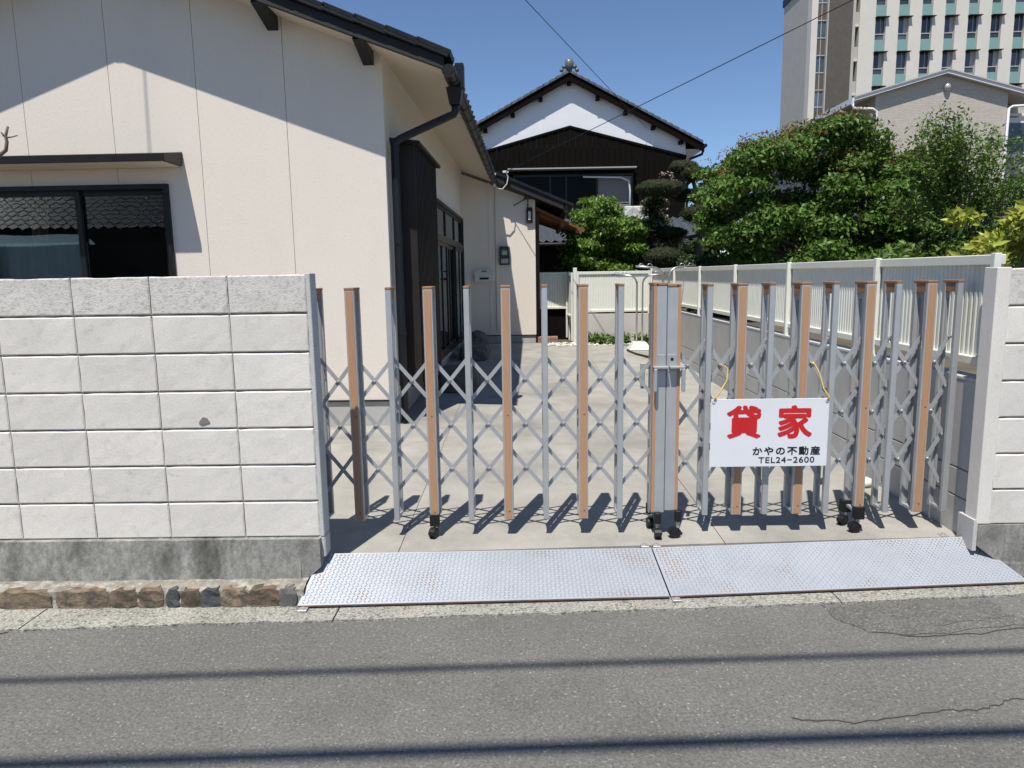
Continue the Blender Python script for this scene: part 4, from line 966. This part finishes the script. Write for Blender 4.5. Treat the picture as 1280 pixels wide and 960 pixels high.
# ------------------------------------------------------------------ tan house with white eaves
mh = thing('tan_house', 'tan brick patterned house with white eaves and shallow gable', 'house', (15.9, 28.6, 0))
MX, MZ, SL3 = 16.0, 8.92, .272; ml, mr, my = 13.5, 18.45, 28.6
def z3(x): return MZ - .10 - SL3 * abs(x - MX)
MB().prism([(ml, 0), (mr, 0), (mr, z3(mr)), (MX, z3(MX)), (ml, z3(ml))], 'y', my, my + 14).build('wall', 'siding', mh)
for s in (1, -1):
    e = MX + s * 3.42
    MB().prism([(MX, MZ - .09), (e, z3(e) + .01), (e, z3(e) + .07), (MX, MZ - .03)], 'y', my - .19, my + 14.5).build('roof', 'ltgrey', mh)
    MB().prism([(MX, MZ - .10), (e, z3(e) - .0), (e, z3(e) + .11), (MX, MZ + .01)], 'y', my - .26, my - .19).build('fascia', 'white', mh)
    MB().prism([(MX, MZ + .012), (e, z3(e) + .112), (e, z3(e) + .16), (MX, MZ + .06)], 'y', my - .30, my + 14.5).build('roof_sheet', 'ltgrey', mh)
    bx('eave_fascia', 'white', mh, (min(e, e + s * .06), max(e, e + s * .06), my - .25, my + 14.5, z3(e) - .08, z3(e) + .10))
    MB().prism([(MX + s * 2.45, z3(MX + s * 2.45) - .03), (e, z3(e) - .03), (e, z3(e)), (MX + s * 2.45, z3(MX + s * 2.45))], 'y', my - .15, my + 14).build('eave_soffit', 'ltgrey', mh)
    MB().tube([(e + s * .02, my - .2, z3(e) - .06), (e, my - .2, z3(e) - .25), (MX + s * 2.62, my - .05, z3(e) - .26), (MX + s * 2.48, my - .06, z3(e) - .34), (MX + s * 2.48, my - .06, .3)], .05, 8).build('downpipe', 'white', mh, smooth=True)
    if s < 0: MB().tube([(e - .05, my + 6.0, z3(e) - .06), (e + .05, my + 6.0, z3(e) - .3), (ml - .08, my + 6, z3(e) - .6), (ml - .08, my + 6, .3)], .05, 8).build('downpipe', 'white', mh, smooth=True)
MB().blob((MX + .12, my - .06, 8.36), (.13, .12, .14), 12, 8).build('vent_hood', 'zinc', mh, smooth=True)
wv = MB().box(ml - .05, ml + .02, my + 3.2, my + 4.4, 6.6, 7.5).build('window', 'white', mh); bx('pane', 'tglass', wv, (ml - .06, ml - .051, my + 3.3, my + 4.3, 6.7, 7.4))
wv = MB().box(ml - .05, ml + .02, my + 8.2, my + 9.4, 6.6, 7.5).build('window', 'white', mh); bx('pane', 'tglass', wv, (ml - .06, ml - .051, my + 8.3, my + 9.3, 6.7, 7.4))
wb = MB().box(18.46, 20.2, my + 1, my + 8, 0, 7.9).build('annex', 'siding', mh)
f = bx('bay_window', 'white', mh, (18.5, 20.0, my + .88, my + .995, 5.9, 7.4)); bx('pane', 'tglass', f, (18.75, 19.8, my + .86, my + .879, 6.1, 7.2))
bx('bay_trim', 'white', mh, (18.46, 20.1, my + .80, my + .95, 7.45, 7.55))

# ------------------------------------------------------------------ office tower
tw = thing('office_tower', 'tall white office tower with teal panels and dark stair block', 'building', (40, 76, 0))
TY = 75.; TB, TT = 0., 37.
bx('core', 'towerw', tw, (33.4, 64, TY + .5, TY + 18, TB, TT - .1)); pit, ww = 2.235, 1.02; c0 = 34.95; st_h = 3.21; zw0 = 25.81
ncol = 12
edges = [33.4]
for c in range(ncol): edges += [c0 + c * pit, c0 + c * pit + ww]
edges.append(64)
for k in range(0, len(edges), 2): bx('pier', 'towerw', tw, (edges[k], edges[k + 1], TY, TY + .55, TB, TT))
proto = None
for c in range(ncol):
    xa = c0 + c * pit
    for r in range(-2, 7):
        zt = zw0 - r * st_h
        if zt < 3: continue
        if proto is None:
            pr = {}
            w_ = MB().box(xa, xa + ww, TY + .28, TY + .34, zt - 1.98, zt).build('window', 'tglass', tw)
            fr = MB().box(xa, xa + ww, TY + .22, TY + .28, zt - 1.50, zt - 1.42).box(xa, xa + .05, TY + .22, TY + .28, zt - 1.98, zt).box(xa + ww - .05, xa + ww, TY + .22, TY + .28, zt - 1.98, zt).box(xa + .6, xa + .66, TY + .24, TY + .28, zt - 1.42, zt).build('window_frame', 'ltgrey', w_)
            te = MB().box(xa, xa + ww, TY + .2, TY + .34, zt - st_h, zt - 1.98).build('teal_panel', 'teal', tw)
            hd = MB().box(xa - .05, xa + ww + .22, TY - .35, TY + .2, zt - .03, zt + .03).build('sun_hood', 'bronze', tw)
            proto = (w_, fr, te, hd); p0 = (xa, zt); cur = None
            cu2 = bx('blind', 'ltgrey', w_, (xa + .66, xa + ww - .05, TY + .265, TY + .279, zt - 1.4, zt))
        else:
            of = (xa - p0[0], 0, zt - p0[1]); a = again(proto[0], of, tw); b_ = again(proto[1], (0, 0, 0), a); again(proto[2], of, tw); again(proto[3], of, tw)
            if random.random() < .65: again(cu2, (0, 0, 0), a)
bx('parapet', 'towerw', tw, (33.3, 64, TY - .1, TY + 18, TT, TT + .8))
# stair block: recessed balconies, brown wall, glazed strip, pale wall
bx('stair_block', 'towerb', tw, (30.0, 32.35, TY - .9, TY + 6.5, TB, 38)); bx('stair_edge', 'ltgrey', tw, (32.35, 32.75, TY - .6, TY + 6.5, TB, 38))
bx('balcony_back', 'room', tw, (32.75, 33.4, TY + 2, TY + 12, TB, 38))
for r in range(-2, 7):
    z = 22.1 - (r - 1) * st_h
    if z < 2: continue
    bx('balcony_slab', 'towerw', tw, (32.752, 33.398, TY + .1, TY + 1.99, z - .25, z)); bx('balcony_glass', 'ltgrey', tw, (32.752, 33.398, TY + .15, TY + .2, z + .001, z + 1.1))
bx('pale_wall', 'ltgrey', tw, (28.42, 28.99, TY + .1, TY + 6.8, TB, 29.2)); bx('roof_edge', 'bronze', tw, (28.3, 28.99, TY + .0, TY + 7, 29.2, 29.9)); bx('pale_edge', 'towerw', tw, (28.4, 29.0, TY - .9, TY + .09, TB, 38))
bx('glazed_strip', 'tglass', tw, (29.0, 29.9, TY - .6, TY + 6.5, TB, 38)); bx('strip_edge', 'ltgrey', tw, (29.9, 30.0, TY - 1.0, TY + 6.5, TB, 38))
mu = bx('mullion', 'ltgrey', tw, (29.42, 29.48, TY - .66, TY - .601, TB, 37.9))
tr_ = bx('strip_transom', 'ltgrey', tw, (29.002, 29.898, TY - .70, TY - .661, 3, 3.08))
for k in range(1, 22): again(tr_, (0, 0, k * 1.6))
sp_ = bx('spandrel', 'towerb', tw, (29.002, 29.898, TY - .65, TY - .602, 3.1, 4.5))
for k in range(1, 11): again(sp_, (0, 0, k * 3.2))

# ------------------------------------------------------------------ trees and shrubs
t = thing('broadleaf_tree', 'wide broadleaf tree with reddish new leaves behind the white fence', 'tree', (4.7, 11.6, .9))
out = [(3.15, 1.7), (3.1, 2.6), (3.15, 3.10), (3.35, 3.42), (3.8, 3.60), (4.3, 3.78), (4.75, 3.90), (5.15, 3.82), (5.55, 3.62), (5.9, 3.45), (6.25, 3.22), (6.4, 2.9), (6.3, 2.3), (6.45, 1.8), (5.5, 1.55), (4, 1.5)]
cs, rs = xz_clumps(out, 105, 10.5, 12.7, .36)
ed_ = [(x + random.uniform(-.12, .12), random.uniform(11.0, 12.2), z - .26) for (a, b), (c, d) in zip(out[1:11], out[2:12]) for u in (.0, .33, .66) for x, z in [(a + (c - a) * u, b + (d - b) * u)]]
cs += ed_; rs += [(random.uniform(.22, .36), .3, random.uniform(.12, .2)) for _ in ed_]
lo_ = [(random.uniform(3.2, 6.3), random.uniform(10.3, 11.2), random.uniform(1.55, 2.55)) for _ in range(30)]
cs += lo_; rs += [(random.uniform(.28, .42), .32, random.uniform(.15, .24)) for _ in lo_]
limbs(t, (4.7, 11.6, .85), (4.65, 11.5, 1.75), cs, .13, n=34)
foliage('crown', 'leaf1', t, cs, rs, 84000, .074, .55, .7, .45, 1.08)
top = [(c, r) for c, r in zip(cs, rs) if c[2] > 2.9]
foliage('red_shoots', 'leafred', t, [(c[0], c[1], c[2] + .12) for c, r in top], [r for c, r in top], 4200, .05, .5, .9, .9, 1.13)
t = thing('feathery_tree', 'light airy tree with drooping small leaves before the tan house', 'tree', (5.6, 9.3, .9))
lm = MB(); Pl = []; fk = Vector((5.55, 9.3, 1.7))
for k in range(72):
    e = Vector((random.uniform(5.0, 6.95), random.uniform(8.6, 10.0), 0)); dx = abs(e.x - 5.75); e.z = random.uniform(1.9, 3.22 - .22 * dx)
    if random.random() < .15: e = Vector((random.uniform(5.0, 5.45), random.uniform(8.7, 9.6), random.uniform(3.0, 3.45)))
    mid = fk.lerp(e, .5) + Vector((0, 0, .2)); end = e + (e - fk).normalized() * .25 - Vector((0, 0, .08)); pts = [fk, mid, e, end]; lm.tube(pts, [.013, .009, .005, .002], 5)
    for _ in range(300):
        u = random.random(); q = mid.lerp(e, u / .7) if u < .7 else e.lerp(end, (u - .7) / .3)
        Pl.append(q + Vector((random.gauss(0, .07), random.gauss(0, .07), random.gauss(-.03, .06))))
MB().tube([(5.6, 9.3, .85), (5.57, 9.32, 1.3), fk], [.06, .05, .04], 8).build('trunk', 'bark', t, smooth=True); lm.build('branches', 'twig', t, kind='stuff')
Pl = np.array([tuple(p) for p in Pl]); V, F = leaves(Pl, np.tile((0, 0, .6), (len(Pl), 1)),   .048, .5, .8, .6); V = V - np.array(t.location); link('crown', np_mesh('crown', V, F), 'leaf4', t)
def shrub(name, label, cat, base, cs, rs, n, size, m, asp=.5, r=.03, lo=.4, hi=1.05, sp=.8, group=None):
    t = thing(name, label, cat, base, group=group); fk = Vector(base) + Vector((0, 0, .35)); limbs(t, base, fk, cs, r, n=14); foliage('foliage', m, t, cs, rs, n, size, asp, sp, lo, hi); return t
cs, rs = xz_clumps([(4.0, 1.55), (3.98, 2.05), (4.2, 2.22), (4.6, 2.3), (5.1, 2.1), (5.1, 1.5)], 16, 6.2, 6.9, .16)
shrub('yellow_shrub', 'shrub with bright yellow green leaves behind the wall end', 'shrub', (4.5, 6.6, .88), cs, rs, 2600, .095, 'leaf5', .42, lo=.3)
cs, rs = xz_clumps([(1.0, 1.2), (1.02, 2.2), (1.3, 2.8), (1.55, 3.2), (1.9, 3.32), (2.2, 2.95), (2.6, 2.5), (2.65, 1.3)], 80, 15.4, 16.7, .28)
shrub('round_bush', 'dense bright green leafy bush behind the back fence', 'bush', (1.85, 16, .28), cs, rs, 26000, .085, 'leaf2', .5, .05)
# cloud-pruned tree: pads
t = thing('cloud_pruned_tree', 'cloud pruned evergreen with layered rounded pads behind the back fence', 'tree', (3.75, 15.6, .28))
pads = [(3.45, 15.6, 3.82, .30, .15), (3.62, 15.35, 3.66, .27, .15), (2.92, 15.4, 3.38, .50, .18), (3.60, 15.9, 3.28, .32, .14), (4.25, 15.6, 3.20, .36, .15), (4.0, 15.2, 2.83, .68, .25), (3.0, 15.3, 1.98, .42, .20), (3.42, 15.3, 1.86, .24, .15), (4.6, 15.7, 2.3, .4, .2), (3.3, 16.0, 2.5, .35, .13)]
sp2 = Vector((3.72, 15.6, .25)); spine = [sp2, Vector((3.70, 15.6, 1.2)), Vector((3.82, 15.6, 2.1)), Vector((3.92, 15.6, 2.6)), Vector((3.78, 15.6, 3.2)), Vector((3.6, 15.6, 3.7))]
MB().tube(spine, [.12, .11, .10, .09, .06, .03], 9).build('trunk', 'bark', t, smooth=True)
for x, y, z, r, h in pads:
    src = min(spine[2:], key=lambda q: (q - Vector((x, y, z))).length); MB().tube([src - Vector((0, 0, .15)), Vector(((src.x + x) / 2, (src.y + y) / 2, z - h * .8)), Vector((x, y, z - h * .3))], [.045, .035, .02], 6).build('branch', 'bark', t, smooth=True)
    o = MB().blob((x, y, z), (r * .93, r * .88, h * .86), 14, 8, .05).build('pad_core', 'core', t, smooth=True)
    sub = [(x + random.uniform(-.5, .5) * r, y + random.uniform(-.5, .5) * r, z + random.uniform(-.2, .3) * h) for _ in range(7)] + [(x, y, z)] * 5
    rr = [(r * .55, r * .55, h * .72)] * 7 + [(r, r * .95, h)] * 5
    foliage('pad', 'leaf3', t, sub, rr, int(5200 * r / .4), .038, .28, .5, .85, 1.04)
cs, rs = xz_clumps([(2.5, 2.0), (2.6, 2.9), (2.95, 3.2), (3.35, 2.9), (3.4, 2.2)], 20, 16.0, 16.8, .26)
t2 = shrub('flowering_shrub', 'loose shrub with pale pinkish blossoms beside the cloud pruned tree', 'shrub', (3.0, 16.4, .28), cs, rs, 9000, .06, 'leaf6', .5, .03)
foliage('blossom', 'flower', t2, cs + [(3.25, 16.3, 3.75), (3.35, 16.4, 3.6)], rs + [(.16, .16, .1)] * 2, 1300, .042, .8, .9, .85, 1.1)
# hedges under and behind the tree so the garden closes
hd_spec = [('garden_shrub', 'dark shrub filling the garden below the broadleaf tree', [(3.0, 1.0), (3.0, 1.9), (4.4, 2.0), (4.4, 1.0)], 12.4, 13.3, (3.7, 12.9, .88), 'leaf6', 26),
           ('garden_shrub', 'mid green shrub between the broadleaf tree and the feathery tree', [(4.6, 1.0), (4.6, 2.0), (7.2, 2.1), (7.2, 1.0)], 11.6, 12.8, (5.9, 12.2, .88), 'leaf1', 36),
           ('garden_shrub', 'green shrub at the foot of the feathery tree beside the yellow leaves', [(4.4, 1.2), (4.5, 1.95), (7.0, 2.2), (7.0, 1.2)], 8.6, 9.6, (5.6, 9.2, .88), 'leaf4', 30),
           ('garden_shrub', 'dark evergreen mass behind the cloud pruned tree', [(3.6, .8), (3.6, 2.6), (6.5, 2.9), (6.5, .8)], 17.2, 18.4, (5, 17.8, .88), 'leaf6', 40)]
for nm, lab, poly, a, b, base, m, n in hd_spec:
    cs, rs = xz_clumps(poly, n, a, b, .3); shrub(nm, lab, 'shrub', base, cs, rs, 300 * n, .085, m, .5, .05, group='garden shrubs behind the fence')
# bare twiggy tree at the left, inside the wall
t = thing('bare_tree', 'leafless small tree with knobbly pruned twigs above the block wall', 'tree', (-4.35, 5.5, .12))
MB().tube([(-4.35, 5.5, .1), (-4.3, 5.5, 1.0), (-4.22, 5.5, 1.9), (-4.1, 5.5, 2.35)], [.07, .06, .05, .04], 8).build('trunk', 'twig', t, smooth=True)
bb = MB()
for pts, r in (([(-4.1, 5.5, 2.35), (-3.95, 5.5, 2.52), (-3.86, 5.5, 2.60), (-3.80, 5.5, 2.64), (-3.785, 5.5, 2.70), (-3.79, 5.5, 2.74), (-3.765, 5.5, 2.81)], .018), ([(-3.785, 5.5, 2.73), (-3.74, 5.5, 2.735), (-3.70, 5.5, 2.745)], .006), ([(-4.1, 5.5, 2.35), (-4.0, 5.45, 2.7), (-3.86, 5.45, 2.86), (-3.84, 5.45, 2.93)], .012), ([(-3.80, 5.5, 2.74), (-3.82, 5.5, 2.77)], .008), ([(-4.1, 5.5, 2.35), (-4.3, 5.5, 2.8), (-4.35, 5.5, 3.1)], .015)):
    bb.tube(pts, [r * (1 - .6 * i / len(pts)) for i in range(len(pts))], 6)
bb.build('twigs', 'twig', t, smooth=True)

# ------------------------------------------------------------------ overhead cables, poles, opposite house
def cable(name, label, a, b, r, sag=.0, n=24, group=None):
    a = Vector(a); b = Vector(b); pts = [a.lerp(b, k / n) - Vector((0, 0, 4 * sag * (k / n) * (1 - k / n))) for k in range(n + 1)]
    o = MB().tube(pts, r, 6).build(name, 'wire', None, smooth=True); tag(o, label, 'cable', group); return o
an = hw(.88, WY - .38, 3.60)
cable('service_wire', 'thin service wire from the cable anchor up across the sky', an, (12.6, -.56, 7.5), .006, .05)
cable('service_wire', 'thin wire running to the ridge of the timber house', (-6.7, -1.45, 8.0), (4.77, 27.9, 6.96), .008, .0)
cable('service_wire', 'upper thin wire passing before the tan house', (6.5, 18, 3.2), (17.2, 18.5, 6.3), .012, .05)
cable('service_wire', 'lower thin wire passing before the tan house', (6.5, 18.6, 3.0), (17.2, 18.8, 5.4), .010, .05)
for x, lab in ((-6.7, 'concrete utility pole along the road beyond the block wall'), (12.6, 'concrete utility pole along the road beyond the plain wall end')):
    yy_ = -1.75 + (x + 26) * .0404 + .25
    p = MB().tube([(x, yy_, -.3), (x, yy_, 8.4)], [.17, .11], 14).build('utility_pole', 'pole', None, smooth=True); tag(p, lab, 'pole')
cable('overhead_cable', 'thick black overhead cable strung between the roadside poles', (-26, -1.55, 6.7), (26, .53, 6.7), .034, .12)
cable('overhead_cable', 'thinner black overhead cable above the driveway entrance', (-26, -.99, 6.7), (26, 1.09, 6.7), .022, .15)
oh = thing('opposite_house', 'tile roofed house across the road mirrored in the window glass', 'house', (-9, -9, 0))
bx('wall', 'wooddk', oh, (-17, -8.2, -14, -6.4, 0, 2.7))
for s in (1, -1):
    zz = lambda y: 5.3 - .5 * abs(y + 10.2)
    e = -10.2 + s * 4.5
    MB().prism([(-10.2, 5.2), (e, zz(e) - .1), (e, zz(e)), (-10.2, 5.3)], 'x', -17.6, -7.6).build('roof', 'wooddk', oh)
    n0 = len(bpy.data.objects); f_ = field('roof_tiles', 0, 4.5, 0, 10.0, lambda x: 5.36 - .5 * x, 'tilegrey', None, .3, .03, .28)
    f_.parent = oh; f_.location = (-17.6 + 9 if s > 0 else -7.6 + 9, -10.2 + 9, 0); f_.rotation_euler.z = math.pi / 2 * s
    if s > 0: f_.location.x = -7.6 + 9
    else: f_.location.x = -17.6 + 9
